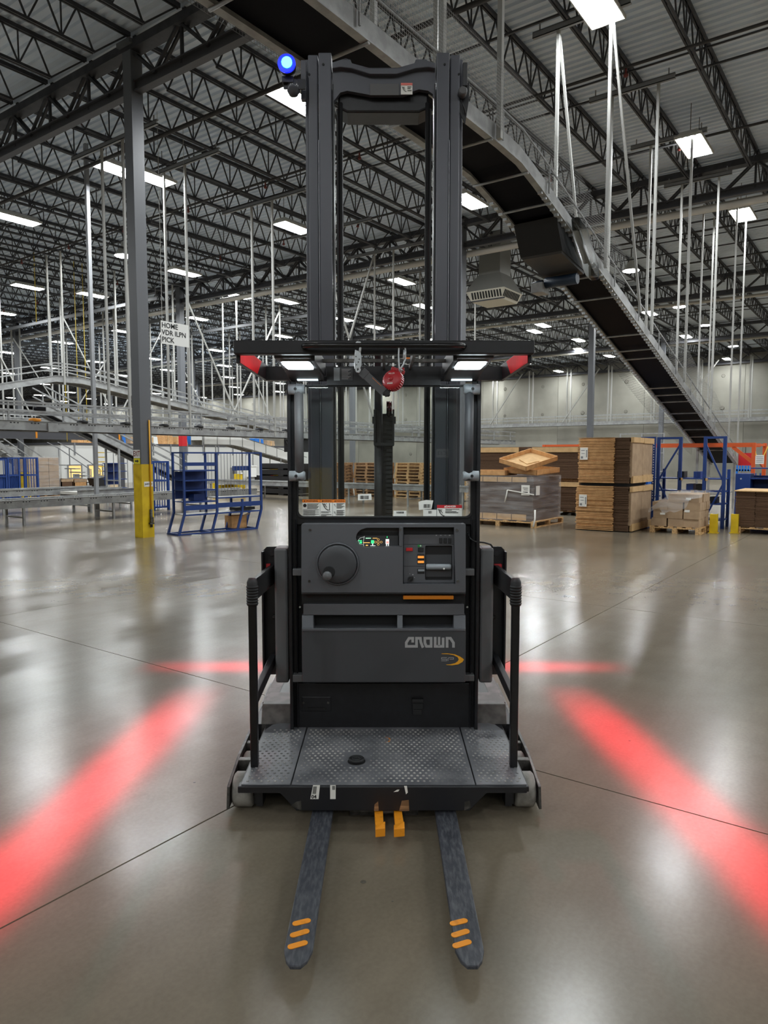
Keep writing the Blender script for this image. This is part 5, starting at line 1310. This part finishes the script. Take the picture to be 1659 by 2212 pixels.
fm.add(vs_, [(i * 15 + j, i * 15 + j + 1, (i + 1) * 15 + j + 1, (i + 1) * 15 + j) for i in range(N_) for j in range(N_)], 0, True)
fr_ = [(15.33, 3.17 + 1.05 * j / N_) for j in range(N_ + 1)]
vs_ = [(u - .02 * k - .01 * math.sin(3 * k + j), v, max(.5, fz(0, j)) - (.42 if 3 < j < 11 else .2) * k / 4 * (1 - .08 * abs(j - 7))) for k in range(5) for j, (u, v) in enumerate(fr_)]
fm.add(vs_, [(k * 15 + j, k * 15 + j + 1, (k + 1) * 15 + j + 1, (k + 1) * 15 + j) for k in range(4) for j in range(N_)], 0, True)
part('torn_film', fm, M_wrap, t)
# dark stack at the right edge
pallet('wooden pallet under the dark brown stack at the right edge', 16.2, 1.3, 1.2, 1.4)
t = thing('cardboard_stack', 'dark brown stack of flattened boxes at the right edge of the picture', 'cardboard stack', (16.8, 2, .14), 'uv')
for k, (a, b) in enumerate(((2.35, 2.72), (1.95, 2.35), (1.2, 1.95))):
    part('sheets', layers(16.2 + .02 * (k % 2), 17.4, a, b, .14, .87, .024, .008), M_carddark, t, kind='stuff')
part('top_sheet', MB().box(16.15, 17.45, 1.15, 2.74, .87, .89), M_cardlight, t)
# bollards
for p, lab in (((1540, 1152), 'short yellow steel bollard right beside the carton pallet'), ((1586, 1152), 'short yellow steel bollard beside the dark brown stack')):
    q = UV(PZ(*p, 0)); m = MB().box(q[0] - .02, q[0] + .02, q[1] - .07, q[1] + .07, 0, .4).box(q[0], q[0] + .12, q[1] - .07, q[1] - .05, 0, .4).box(q[0], q[0] + .12, q[1] + .05, q[1] + .07, 0, .4)
    t = thing('steel_bollard', lab, 'bollard', (q[0], q[1], 0), 'uv'); part('guard', m, M_yellow, t, .004); part('base_plate', MB().box(q[0] - .04, q[0] + .16, q[1] - .09, q[1] + .09, 0, .012), M_yellow, t)
# blue cart frames at right
def uframe(t, u, v0, v1, h, flip=1):
    for v in (v0, v1): part('post', MB().box(u - .035, u + .035, v - .035, v + .035, 0, h), M_blue, t, .004)
    part('top_rail', MB().box(u - .03, u + .03, v0, v1, h - .05, h), M_blue, t)
    a, b = (v0, v1) if flip > 0 else (v1, v0)
    part('diagonal', MB().bar((u, a, h * .5), (u, b, h - .15), .035), M_blue, t); part('diagonal', MB().bar((u, b, .12), (u, a, h * .5), .035), M_blue, t)
ct = thing('blue_cart', 'tall blue steel cart frame with shelves behind the carton pallet', 'cart', (17, 3.8, 0), 'uv')
uframe(ct, 17.0, 3.1, 3.5, 2.03, 1); uframe(ct, 17.0, 4.02, 4.5, 2.03, -1)
for z in (.17, .52, .8, 1.08):
    part('shelf', MB().box(16.98, 17.55, 3.1, 4.5, z, z + .025), M_blue, ct)
for v in (3.1, 4.5): part('rear_post', MB().box(17.52, 17.58, v - .03, v + .03, 0, 1.3), M_blue, ct)
for k, (v, z) in enumerate(((3.55, .83), (3.75, .83), (3.95, 1.11), (3.6, 1.11), (3.25, .55), (3.85, .55))):
    part('bin', MB().box(17.1, 17.4, v, v + .15, z, z + .14), M_blue if k % 2 else M_blackplas, ct)
for k, (v, z) in enumerate(((3.42, 1.05), (3.95, 1.05), (3.45, .77), (3.7, .77), (3.98, .77))): part('shelf_tag', MB().box(16.965, 16.975, v, v + .07, z, z + .06), M_cardlight, ct)
ct = thing('blue_cart', 'narrow blue cart upright with punched holes right of the double stack', 'cart', (17.3, 4.8, 0), 'uv')
uframe(ct, 17.3, 4.68, 4.95, 2.05, 1)
m = MB()
for v in (4.68, 4.95):
    for k in range(24): m.box(17.26, 17.264, v - .01, v + .01, .6 + k * .06, .625 + k * .06)
part('punched_holes', m, M_signwhite, ct, kind='stuff')
for z in (.3, .62, 1.05): part('shelf', MB().box(17.3, 17.9, 4.66, 5.3, z, z + .03), M_blue, ct)
m = MB().box(18.0, 18.4, 5.0, 5.6, .4, 1.0)
bt_ = thing('blue_tote_stack', 'bright blue plastic totes stacked right of the double cardboard stack', 'tote', (18.2, 5.3, .35), 'uv')
for k in range(4): part('tote', MB().hexa([(18.05, 5.02, .66 + k * .24), (18.45, 5.02, .66 + k * .24), (18.45, 5.58, .66 + k * .24), (18.05, 5.58, .66 + k * .24)], [(18.0, 4.98, .88 + k * .24), (18.5, 4.98, .88 + k * .24), (18.5, 5.62, .88 + k * .24), (18.0, 5.62, .88 + k * .24)]), M_bluemid, bt_, .01)
part('round_tote', MB().lathe([(.3, 0), (.32, .12), (.3, .25)], (18.35, 5.3, .66 - .28), 'z', 18), M_bluemid, bt_)
part('tote_stand', MB().box(18.02, 18.6, 4.98, 5.6, 0, .38), M_blue, bt_)
cb = thing('blue_cabinet', 'dark blue steel cabinet with side shelves near the right edge', 'cabinet', (18.6, 2.9, 0), 'uv')
a = PU(1589, 1023, 18.5); b = PU(1621, 1023, 18.5)
part('body', MB().box(18.5, 19.1, b[1], a[1], 0, a[2]), M_blue, cb, .006)
for k in range(6): part('shelf', MB().box(18.55, 19.1, b[1] - .75, b[1], .1 + k * .24, .125 + k * .24), M_blue, cb)
part('side_panel', MB().box(18.55, 19.1, b[1] - .77, b[1] - .75, 0, a[2] - .05), M_blue, cb); part('back_sheet', MB().box(19.08, 19.1, b[1] - .75, b[1], 0, a[2] - .05), M_blue, cb)
c_ = (18.5, a[1] - .12, a[2] - .12); part('lock', MB().lathe([(.02, -.01), (.02, .0)], c_, 'x', 10), M_chrome, cb)
# orange rack
orr = thing('orange_rack', 'orange steel rack frame standing behind the blue cart at right', 'rack', (20.5, 3.5, 0), 'uv')
up1 = PU(1629, 958, 20.5)
def ob(a, b, w_=.07, h=.09): return MB().bar(a, b, w_, h)
zt_ = up1[2]
part('upright', ob((20.5, up1[1], 0), (20.5, up1[1], zt_ + .02), .09), M_orack, orr)
part('upright', ob((21.6, up1[1] - .1, 0), (21.6, up1[1] - .1, zt_ + .02), .09), M_orack, orr)
part('upright', ob((20.5, 8.8, 0), (20.5, 8.8, zt_ + .02), .09), M_orack, orr); part('upright', ob((21.6, 8.8, 0), (21.6, 8.8, zt_ + .02), .09), M_orack, orr)
part('beam', ob((20.5, up1[1], zt_ - .03), (20.5, 8.8, zt_ - .03), .06, .1), M_orack, orr); part('beam', ob((21.6, up1[1], zt_ - .03), (21.6, 8.8, zt_ - .03), .06, .1), M_orack, orr)
part('beam', ob((20.5, up1[1], zt_ - .03), (21.6, up1[1] - .1, zt_ - .03), .05, .06), M_orack, orr)
part('knee_brace', ob((20.5, up1[1], zt_ - .5), (20.5, up1[1] + .5, zt_ - .08), .04), M_orack, orr); part('knee_brace', ob((20.5, up1[1], zt_ - .25), (21.4, up1[1] - .1, zt_ - .6), .04), M_orack, orr)
p_ = PU(1610, 992, 24); sgn = thing('red_square_sign', 'plain red square sign hanging below the orange rack beam', 'sign', (24, p_[1], p_[2]), 'uv')
part('board', MB().box(24, 24.02, p_[1] - .19, p_[1] + .19, p_[2] - .19, p_[2] + .19), M_redpaint, sgn); part('wire', MB().bar((24, p_[1], p_[2] + .19), (24, p_[1], p_[2] + .5), .015), M_print, sgn)
p_ = PU(1641, 993, 20.45); sgn = thing('paper_notice', 'white paper notice tied to the orange rack with yellow tape', 'notice', (20.45, p_[1], p_[2]), 'uv')
part('sheet', MB().box(20.45, 20.455, p_[1] - .1, p_[1] + .1, p_[2] - .11, p_[2] + .12), M_white, sgn); part('tape', MB().bar((20.45, p_[1] + .09, p_[2] + .1), (20.5, p_[1] + .12, p_[2] + .26), .012, .02).bar((20.45, p_[1] - .09, p_[2] + .1), (20.6, p_[1] - .16, p_[2] + .35), .012, .02), M_cable, sgn)
part('text_lines', merge(*[MB().box(20.446, 20.449, p_[1] - .08, p_[1] + .08, p_[2] + .07 - k * .045, p_[2] + .08 - k * .045) for k in range(4)]), M_roddark, sgn)
# grey railing and ladder frame behind the double stack
rlg = thing('steel_railing', 'pale steel railing frame above the double cardboard stack at right', 'railing', (24, 6.5, 0), 'uv')
for v in (6.2, 6.9, 7.6): part('post', MB().bar((24, v, 0), (24, v, 2.35), .04), M_frame, rlg)
for z in (1.1, 1.7, 2.0, 2.33): part('rail', MB().bar((24, 6.2, z), (24, 7.6, z), .035), M_frame, rlg)
# far workbench clutter by the right wall
for k, (x, y0, y1, w_, mtl, nm, lab) in enumerate(((1608, 1000, 1018, 36, M_bluemid, 'tote_rack', 'low bright blue rack with upright fins near the back wall at right'), (1640, 1022, 1052, 30, M_blue, 'work_bench', 'blue work bench at the right edge behind the orange rack'))):
    a = PU(x - w_ / 2, y0, 27 + k * 2); b = PU(x + w_ / 2, y1, 27 + k * 2); t = thing(nm, lab, 'rack', (a[0], a[1], b[2]), 'uv')
    part('frame', MB().box(a[0], a[0] + .5, b[1], a[1], b[2], b[2] + .06), mtl, t)
    for j in range(6):
        v = b[1] + (a[1] - b[1]) * (j + .3) / 6; part('fin', MB().box(a[0], a[0] + .04, v, v + .05, b[2], a[2] - .08 * (j % 2)), mtl, t)
    part('leg', MB().box(a[0], a[0] + .06, b[1], b[1] + .06, 0, b[2]).box(a[0], a[0] + .06, a[1] - .06, a[1], 0, b[2]), mtl, t)
# ---- wooden pallets stacked behind the glass
def stack_p(u, v, n, light, lab, sh=0):
    L = 1.2
    m0 = MB()
    for k in range(3): m0.box(0, 1.02, k * .55, k * .55 + .1, .02, .1)
    for k in range(5): m0.box(k * .23, k * .23 + .1, 0, L, .1, .12)
    for k in range(3): m0.box(k * .46, k * .46 + .1, 0, L, 0, .02)
    me = finish('stacked_pallet', m0, M_wood if light else M_wooddark, (0, 0, 0))
    for k in range(n):
        o = bpy.data.objects.new('wooden_pallet', me); COL.objects.link(o); o.location = (u + random.uniform(-.03, .03), v + random.uniform(-.03, .03), k * .122)
        props(o, ORD[k] + ' pallet from the floor ' + lab.replace('wooden pallet ', ''), 'pallet', lab.replace('wooden pallet', 'pallets'))
stack_p(21.2, 17.6, 11, False, 'wooden pallet in the stack left of the lift cylinder behind the windshield')
stack_p(21.9, 16.1, 11, False, 'wooden pallet in the middle stack behind the windshield')
stack_p(22.4, 14.5, 11, True, 'wooden pallet in the pale stack right of the middle behind the windshield')
stack_p(23.3, 13.1, 11, True, 'wooden pallet in the rightmost pale stack behind the windshield')
# black crates left of the pallets
for k in range(5):
    for j in range(2):
        u, v = 21.0 + .1 * j, 19.2 + 1.3 * j
        t = thing('plastic_pallet', '%s black plastic crate from the floor in the %s stack left of the wooden pallets' % (ORD[k], ('right', 'left')[j]), 'crate', (u, v, k * .26), 'uv', 'black plastic pallet crates')
        part('shell', MB().box(u, u + 1.1, v, v + 1.2, k * .26 + .06, k * .26 + .25), M_blackplas, t); part('runner', MB().box(u, u + 1.1, v, v + .14, k * .26, k * .26 + .06).box(u, u + 1.1, v + 1.06, v + 1.2, k * .26, k * .26 + .06), M_blackplas, t)

# ---- near blue picking rack
rz = math.radians(46)
rk = thing('blue_picking_rack', 'blue steel picking rack on slanted legs right of the yellow column base', 'rack', (-4.13, 14.15, 0), rz=rz)
def RB(name, x0, x1, y0, y1, z0, z1, mtl=M_blue): return part(name, MB().box(x0, x1, y0, y1, z0, z1), mtl, rk)
D_ = .42; xs_ = (.16, .92, 1.55, 2.05); TP = 1.68
for k, x in enumerate(xs_):
    for y in (0, D_):
        tp = TP if k != 2 else .68
        RB('post', x - .02, x + .02, y - .02, y + .02, .42, tp)
        part('slanted_leg', MB().bar((x, y, .44), (x - .14, y, .0), .042), M_blue, rk)
    part('foot_rail', MB().bar((x - .14, 0, .02), (x - .14, D_, .02), .04), M_blue, rk)
for y in (0, D_): RB('base_rail', .02, 1.91, y - .02, y + .02, .005, .035)
for z, x0, x1 in ((.4, .16, 2.05), (.66, .16, .92), (.72, .92, 2.05), (.9, .16, .92), (1.1, .16, .92), (1.3, .16, .92)):
    sh_ = RB('shelf', x0, x1, 0, D_, z, z + .014, M_unit if z in (.4, .72) else M_blue)
    RB('shelf_edge', x0, x1, -.008, .006, z - .012, z + .018)
for x0, x1, z0, z1 in ((.16, .92, .5, .6), (.92, 2.05, .52, .62), (.16, .92, 1.4, 1.47)): RB('band', x0, x1, -.015, -.005, z0, z1)
RB('band', 1.6, 2.05, D_, D_ + .01, 1.28, 1.38)
for z in (TP,):
    for y in (0, D_): RB('top_rail', .16, 2.05, y - .015, y + .015, z - .03, z)
    for x in (.16, .92, 2.05): RB('top_rail', x - .015, x + .015, 0, D_, z - .03, z)
for k in range(13):
    x = .99 + k * .08; RB('wire', x - .004, x + .004, D_ - .004, D_ + .004, .73, TP - .02, M_roddark)
RB('back_panel', .2, .9, D_, D_ + .01, .72, 1.28); RB('black_tray', 1.45, 1.95, .1, .34, .43, .49, M_blackplas); RB('black_tool', 1.66, 1.74, .15, .24, .49, .56, M_blackplas)
RB('motor', .5, .76, .2, .42, .68, .82)
bx = thing('cardboard_box', 'small open cardboard box on the floor under the blue picking rack', 'box', (-3.3, 15.35, 0), rz=math.radians(40))
part('body', MB().box(-.02, .36, 0, .012, .03, .3).box(-.02, .36, .28, .292, .03, .3).box(-.02, -.008, 0, .292, .03, .3).box(.348, .36, 0, .292, .03, .3).box(-.02, .36, 0, .292, .03, .042), M_card, bx)
part('flap', MB().bar((.36, .14, .29), (.48, .12, .33), .2, .008), M_cardlight, bx)
pw = solo('paper_scrap', MB().box(-3.88, -3.7, 14.22, 14.3, .0, .012), M_white, 'white paper scrap on the floor in front of the blue rack', 'paper', (-3.8, 14.26, 0))
# ---- rack behind it (dark blue bars, left) and far blue cages
def cage(label, x0, x1, ytop, Vp, h, d=.8, bars=8, panel=True):
    a = PV(x0, ytop, Vp); b = PV(x1, ytop, Vp)
    t = thing('blue_cage', label, 'cage', (a[0], Vp, 0), 'uv')
    for u in (a[0], b[0]):
        for v in (Vp, Vp + d): part('post', MB().box(u - .03, u + .03, v - .03, v + .03, 0, h), M_blue, t)
    for z in (.12, h * .62, h):
        part('rail', MB().box(a[0], b[0], Vp - .02, Vp + .02, z - .05, z), M_blue, t); part('rail', MB().box(a[0], b[0], Vp + d - .02, Vp + d + .02, z - .05, z), M_blue, t)
        for u in (a[0], b[0]): part('rail', MB().box(u - .02, u + .02, Vp, Vp + d, z - .05, z), M_blue, t)
    for k in range(bars):
        u = a[0] + (b[0] - a[0]) * (k + .5) / bars; part('bar', MB().box(u - .01, u + .01, Vp - .01, Vp + .01, .1, h), M_blue, t)
    if panel: part('panel', MB().box(a[0], b[0], Vp + .02, Vp + .03, .12, h * .62), M_blue, t)
    part('base', MB().box(a[0], b[0], Vp, Vp + d, .08, .12), M_blue, t)
    return t
cage('blue barred cage cart half hidden behind the yellow column base', 329, 362, 994, 17.6, 1.45, .7, 6, False)
cage('solid blue cage cart cut off at the left edge', -20, 12, 996, 24.5, 1.5, .9, 3)
cage('blue barred cage cart near the left edge', 17, 40, 995, 24.5, 1.55, .8, 7)
cage('blue barred cage cart with a yellow post behind it', 52, 80, 996, 24.5, 1.55, .8, 5, False)
p = PV(90, 1040, 27.5)
pallet('wooden pallet under the shrink-wrapped cartons at far left', p[0] - .6, 27.3, 1.3, 1.2, old=True)
t = thing('carton_load', 'tall shrink-wrapped load of brown cartons at far left', 'wrapped load', (p[0], 27.9, .14), 'uv')
for k in range(5):
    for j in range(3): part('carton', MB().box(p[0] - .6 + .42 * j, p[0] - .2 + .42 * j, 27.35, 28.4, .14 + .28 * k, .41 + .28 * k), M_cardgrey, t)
part('wrap_film', MB().box(p[0] - .63, p[0] + .68, 27.32, 28.43, .14, 1.57), M_wrap, t)
for px, lab in ((49, 'yellow guard post at the far left between the blue cages'), (58, 'second yellow guard post at the far left between the blue cages')):
    q = PV(px, 1040, 26); t = thing('guard_post', lab, 'guard post', (q[0], 26, 0), 'uv')
    part('post', MB().box(q[0] - .07, q[0] + .07, 25.93, 26.07, 0, 1.0), M_yellow, t); part('foot', MB().box(q[0] - .08, q[0] + .08, 25.88, 26.12, 0, .35), M_yellow, t)
for x0, x1, y0, v, lab in ((132, 158, 1035, 29, 'dark brown carton bin in front of the lit windows'), (160, 188, 1036, 29.2, 'open brown carton bin right of the dark one')):
    a = PV(x0, y0, v); b = PV(x1, y0, v)
    t = thing('carton_bin', lab, 'carton', (a[0], v, 0), 'uv'); part('shell', MB().box(a[0], b[0], v, v + .04, 0, a[2]).box(a[0], b[0], v + 1, v + 1.04, 0, a[2]).box(a[0], a[0] + .04, v, v + 1, 0, a[2]).box(b[0] - .04, b[0], v, v + 1, 0, a[2]), M_carddark if x0 < 140 else M_card, t)
    part('rim', MB().box(a[0], b[0], v - .01, v, a[2] - .12, a[2]), M_cardgrey, t)
a = PV(211, 1031, 28); b = PV(239, 1031, 28)
hp_ = thing('black_hamper', 'black tilting plastic hamper in front of the lit windows', 'hamper', (a[0], 28, 0), 'uv')
part('tub', MB().hexa([(a[0] + .15, 28, .15), (b[0] - .3, 28, .15), (b[0] - .3, 28.8, .15), (a[0] + .15, 28.8, .15)], [(a[0], 28, a[2] - .05), (b[0], 28, a[2] + .05), (b[0], 28.8, a[2] + .05), (a[0], 28.8, a[2] - .05)]), M_blackplas, hp_); part('wheels', MB().box(a[0] + .3, a[0] + .5, 28.1, 28.7, 0, .16).box(b[0] - .6, b[0] - .4, 28.1, 28.7, 0, .16), M_blackplas, hp_)
a = PV(238, 1012, 26.5); b = PV(268, 1012, 26.5)
cs_ = thing('blue_shelf_cart', 'blue shelf cart with pale wire frame left of the yellow column', 'cart', (a[0], 26.5, 0), 'uv')
part('back', MB().box(a[0], b[0], 26.9, 26.93, .4, 1.3), M_blue, cs_)
for z in (.25, .62, .95, 1.28): part('shelf', MB().box(a[0] - .1, b[0], 26.3, 26.9, z, z + .03), M_blue, cs_)
part('base', MB().box(a[0] - .2, b[0] - .05, 26.3, 26.95, .08, .27), M_blue, cs_)
for u in (a[0], b[0], b[0] + .25): part('wire_frame', MB().bar((u, 26.25, 0), (u, 26.25, 1.75), .025), M_frame, cs_)
part('wire_frame', MB().bar((a[0] - .3, 26.25, 1.75), (b[0] + .25, 26.25, 1.75), .025), M_frame, cs_)
# ---- office block with lit windows
OV, OU = 37.5, 21.4
of = bpy.data.objects.new('wall_office', finish('wall_office', MB().box(OU, 42, OV, OV + 12, 0, 2.345), M_officewhite, (0, 0, 0))); COL.objects.link(of); of['kind'] = 'structure'; ORG[of] = (0, 0, 0)
part('roof_edge', MB().box(OU - .05, 42, OV - .05, OV + .1, 2.22, 2.345).box(OU - .05, OU + .1, OV, OV + 12, 2.22, 2.345), M_girder, of)
m = MB(); u = OU + .8
while u < 41: m.bar((u, OV - .03, 1.65), (u, OV - .03, 2.35), .06); u += 1.3
part('wall_bracket', m, M_roddark, of)
for k, (x0, x1) in enumerate(((147.5, 175), (191, 220), (236, 268))):
    a = PV(x0, 1006, OV); b = PV(x1, 1031, OV)
    t = bpy.data.objects.new('window_%d' % (k + 1), None); COL.objects.link(t); t['kind'] = 'structure'; t.location = (a[0], OV, b[2]); ORG[t] = (a[0], OV, b[2])
    part('pane', MB().box(a[0], b[0], OV - .02, OV - .012, b[2], a[2]), M_yglow, t)
    w_ = .07; part('window_frame', MB().box(a[0], b[0], OV - .06, OV, a[2], a[2] + w_).box(a[0], b[0], OV - .06, OV, b[2] - w_, b[2]).box(a[0] - w_, a[0], OV - .06, OV, b[2] - w_, a[2] + w_).box(b[0], b[0] + w_, OV - .06, OV, b[2] - w_, a[2] + w_), M_roddark, t)
    part('desk_silhouette', MB().box(a[0] + .1, a[0] + .16, OV - .03, OV - .021, b[2], b[2] + .5).box(b[0] - .5, b[0] - .1, OV - .03, OV - .021, b[2], b[2] + .2), M_roddark, t)
a = PV(497, 1010, OV); b = PV(510, 1040, OV)
t = bpy.data.objects.new('door_1', None); COL.objects.link(t); t['kind'] = 'structure'; t.location = (a[0], OV, 0); ORG[t] = (a[0], OV, 0)
part('door_leaf', MB().box(a[0], b[0], OV - .06, OV, 0, a[2]), M_roddark, t); part('door_pane', MB().box(a[0] + .2, b[0] - .2, OV - .07, OV - .06, a[2] * .45, a[2] * .9), M_dark, t)
# cartons and bags lying on the office roof
for k in range(14):
    u = OU + 1.2 + k * 1.15; h = random.uniform(.35, .75); mtl = [M_card, M_cardlight, M_bluemid, M_cardgrey, M_signwhite][k % 5]
    lab, nm, ct_ = ('brown carton lying on the office roof', 'carton', 'carton') if k % 5 in (0, 1, 3) else (('blue bundle lying on the office roof', 'bundle', 'bundle') if k % 5 == 2 else ('white bundle lying on the office roof', 'bundle', 'bundle'))
    t = thing(nm, lab, ct_, (u, OV + .6, 2.35), 'uv', {'carton': 'cartons on the office roof'}.get(nm, lab.split()[0] + ' bundles on the office roof'))
    part('body', MB().hexa([(u, OV + .3, 2.35), (u + .85, OV + .35, 2.35), (u + .85, OV + 1, 2.35), (u, OV + 1, 2.35)], [(u + .03, OV + .33, 2.35 + h), (u + .8, OV + .36, 2.35 + h * .9), (u + .8, OV + .95, 2.35 + h), (u, OV + .95, 2.35 + h)]), mtl, t, .02)
    part('tape', MB().box(u + .38, u + .45, OV + .29, OV + .34, 2.36, 2.35 + h * .85), M_cardlight, t)
# white enclosed incline behind the blue rack
conveyor('enclosed_chute', 'white panelled chute sloping down to the right behind the blue rack', [(27.5, 2.25), (30, 2.25), (36.5, .9)], 33, 34, .62, M_officewhite, False, (28.5, 31.5, 34))
m = MB()
for o_ in [o for o in bpy.data.objects if o.name.startswith('enclosed_chute')]:
    for k in range(9):
        ua, ub = 27.6 + k + .03, 27.6 + k + .96
        za, zb = [2.25 - max(0, u - 30) * .2077 for u in (ua, ub)]
        part('chute_panel', MB().hexa([(ua, 32.95, za + .04), (ub, 32.95, zb + .04), (ub, 32.98, zb + .04), (ua, 32.98, za + .04)], [(ua, 32.95, za + .58), (ub, 32.95, zb + .58), (ub, 32.98, zb + .58), (ua, 32.98, za + .58)]), M_officewhite, o_)
# yellow rail and work tables in the distance
for x0, x1, y, v, lab in ((465, 528, 1062, 21.5, 'yellow floor rail seen through the blue rack'), (96, 126, 1050, 30, 'yellow floor rail near the far stairs')):
    a = PV(x0, y, v); b = PV(x1, y, v); t = thing('guard_rail', lab, 'guard rail', (a[0], v, 0), 'uv')
    for z in (.12, .34): part('rail', MB().box(a[0], b[0], v - .04, v + .04, z, z + .13), M_yellow, t)
    for u in (a[0], (a[0] + b[0]) / 2, b[0]): part('post', MB().box(u - .05, u + .05, v, v + .1, 0, .55), M_yellow, t)
for k, (x, y0, y1, w_, mtl, lab) in enumerate(((548, 1008, 1030, 12, M_signwhite, 'white packing station top behind the blue rack'), (572, 1027, 1036, 26, M_blackplas, 'black packing table left of the truck in the distance'), (600, 1008, 1040, 7, M_yellow, 'yellow machine post left of the truck in the distance'), (521, 1024, 1036, 6, M_yellow, 'yellow machine guard seen through the blue rack'), (616, 1022, 1040, 9, M_frame, 'grey machine stand left of the truck in the distance'), (588, 1020, 1040, 5, M_redpaint, 'small red machine part left of the truck in the distance'))):
    a = PV(x - w_ / 2, y0, 30); b = PV(x + w_ / 2, y1, 30)
    t = thing('packing_station', lab, 'machine', (a[0], 30, 0), 'uv'); part('body', MB().box(a[0], b[0], 30, 30.5, b[2], a[2]), mtl, t); part('stand', MB().box(a[0] + .05, b[0] - .05, 30.1, 30.4, 0, b[2]), M_frame, t)
    part('lamp_head', MB().box(a[0], b[0], 29.95, 30.05, a[2], a[2] + .08), M_signwhite, t)
# stairs, mezzanine beam and post at far left
st_ = thing('steel_stairs', 'grey steel stairs descending at the far left edge', 'stairs', (19.5, 36.5, 0), 'uv')
for k in range(11):
    u = 17.0 + k * .28; z = 2.5 - k * .2; part('tread', MB().box(u, u + .3, 36, 37.2, z, z + .05), M_frame, st_)
for v in (36, 37.2):
    part('stringer', MB().bar((16.9, v, 2.5), (20.2, v, .15), .06, .25), M_frame, st_); part('handrail', MB().bar((16.9, v, 3.4), (20.2, v, 1.05), .05), M_frame, st_)
s2 = thing('steel_stairs', 'small grey steps with handrail beside the office corner', 'stairs', (21, 35, 0), 'uv')
for k in range(6): part('tread', MB().box(20.2 + k * .28, 20.5 + k * .28, 34.6, 35.6, 1.1 - k * .19, 1.15 - k * .19), M_frame, s2)
for v in (34.6, 35.6): part('handrail', MB().bar((19.6, v, 2.3), (20.2, v, 2.0), .04).bar((20.2, v, 2.0), (21.9, v, .9), .04).bar((20.2, v, 1.1), (20.2, v, 2.0), .04).bar((21.9, v, 0), (21.9, v, .9), .04), M_roddark, s2)
bm_ = thing('mezzanine_beam', 'dark grey steel beam with yellow marks under the upper conveyor at left', 'beam', (16, 30, 2.2), 'uv')
part('flange', MB().box(10, 20.2, 29.9, 30.1, 2.32, 2.36).box(10, 20.2, 29.9, 30.1, 2.68, 2.72), M_girder, bm_); part('web_plate', MB().box(10, 20.2, 29.99, 30.01, 2.36, 2.68), M_girder, bm_)
for u in (13.8, 16, 18.6, 20.0): part('yellow_mark', MB().box(u, u + .08, 29.97, 29.99, 2.36, 2.68), M_orange, bm_)
pst = thing('mezzanine_post', 'dark grey square post carrying the mezzanine beam', 'post', (20.1, 30, 0), 'uv'); part('shaft', MB().box(20.0, 20.22, 29.9, 30.12, 0, 2.32), M_girder, pst); part('notice', MB().box(19.97, 19.99, 29.92, 30.1, 1.2, 1.7), M_signwhite, pst)
ld = thing('yellow_ladder_guard', 'yellow ladder guard standing beside the dark mezzanine post', 'ladder', (19.4, 31, 0), 'uv')
part('stile', MB().box(19.4, 19.46, 31, 31.1, 0, 1.9), M_yellow, ld)
for k in range(8): part('rung', MB().box(19.46, 19.9, 31.02, 31.08, .2 + k * .22, .24 + k * .22), M_yellow, ld)
# reflected aisle sign behind the photographer
S0 = (.84, -2.9, 1.64)
js = thing('aisle_sign', 'aisle sign reading JC12 seen mirrored in the windshield', 'sign', (S0[0], S0[1], 0))
part('post', MB().box(S0[0] - .25, S0[0] + .15, S0[1] - .2, S0[1] - .1, 0, 3), M_dark, js); part('panel', MB().box(S0[0] - .09, S0[0] + .09, S0[1] - .1, S0[1] - .09, S0[2] - .06, S0[2] + .06), M_signwhite, js)
part('lettering', text_mb('JC12', .075, lambda p: (S0[0] - p[0], S0[1] - .088, S0[2] + p[1]), bold=.002), M_print, js)
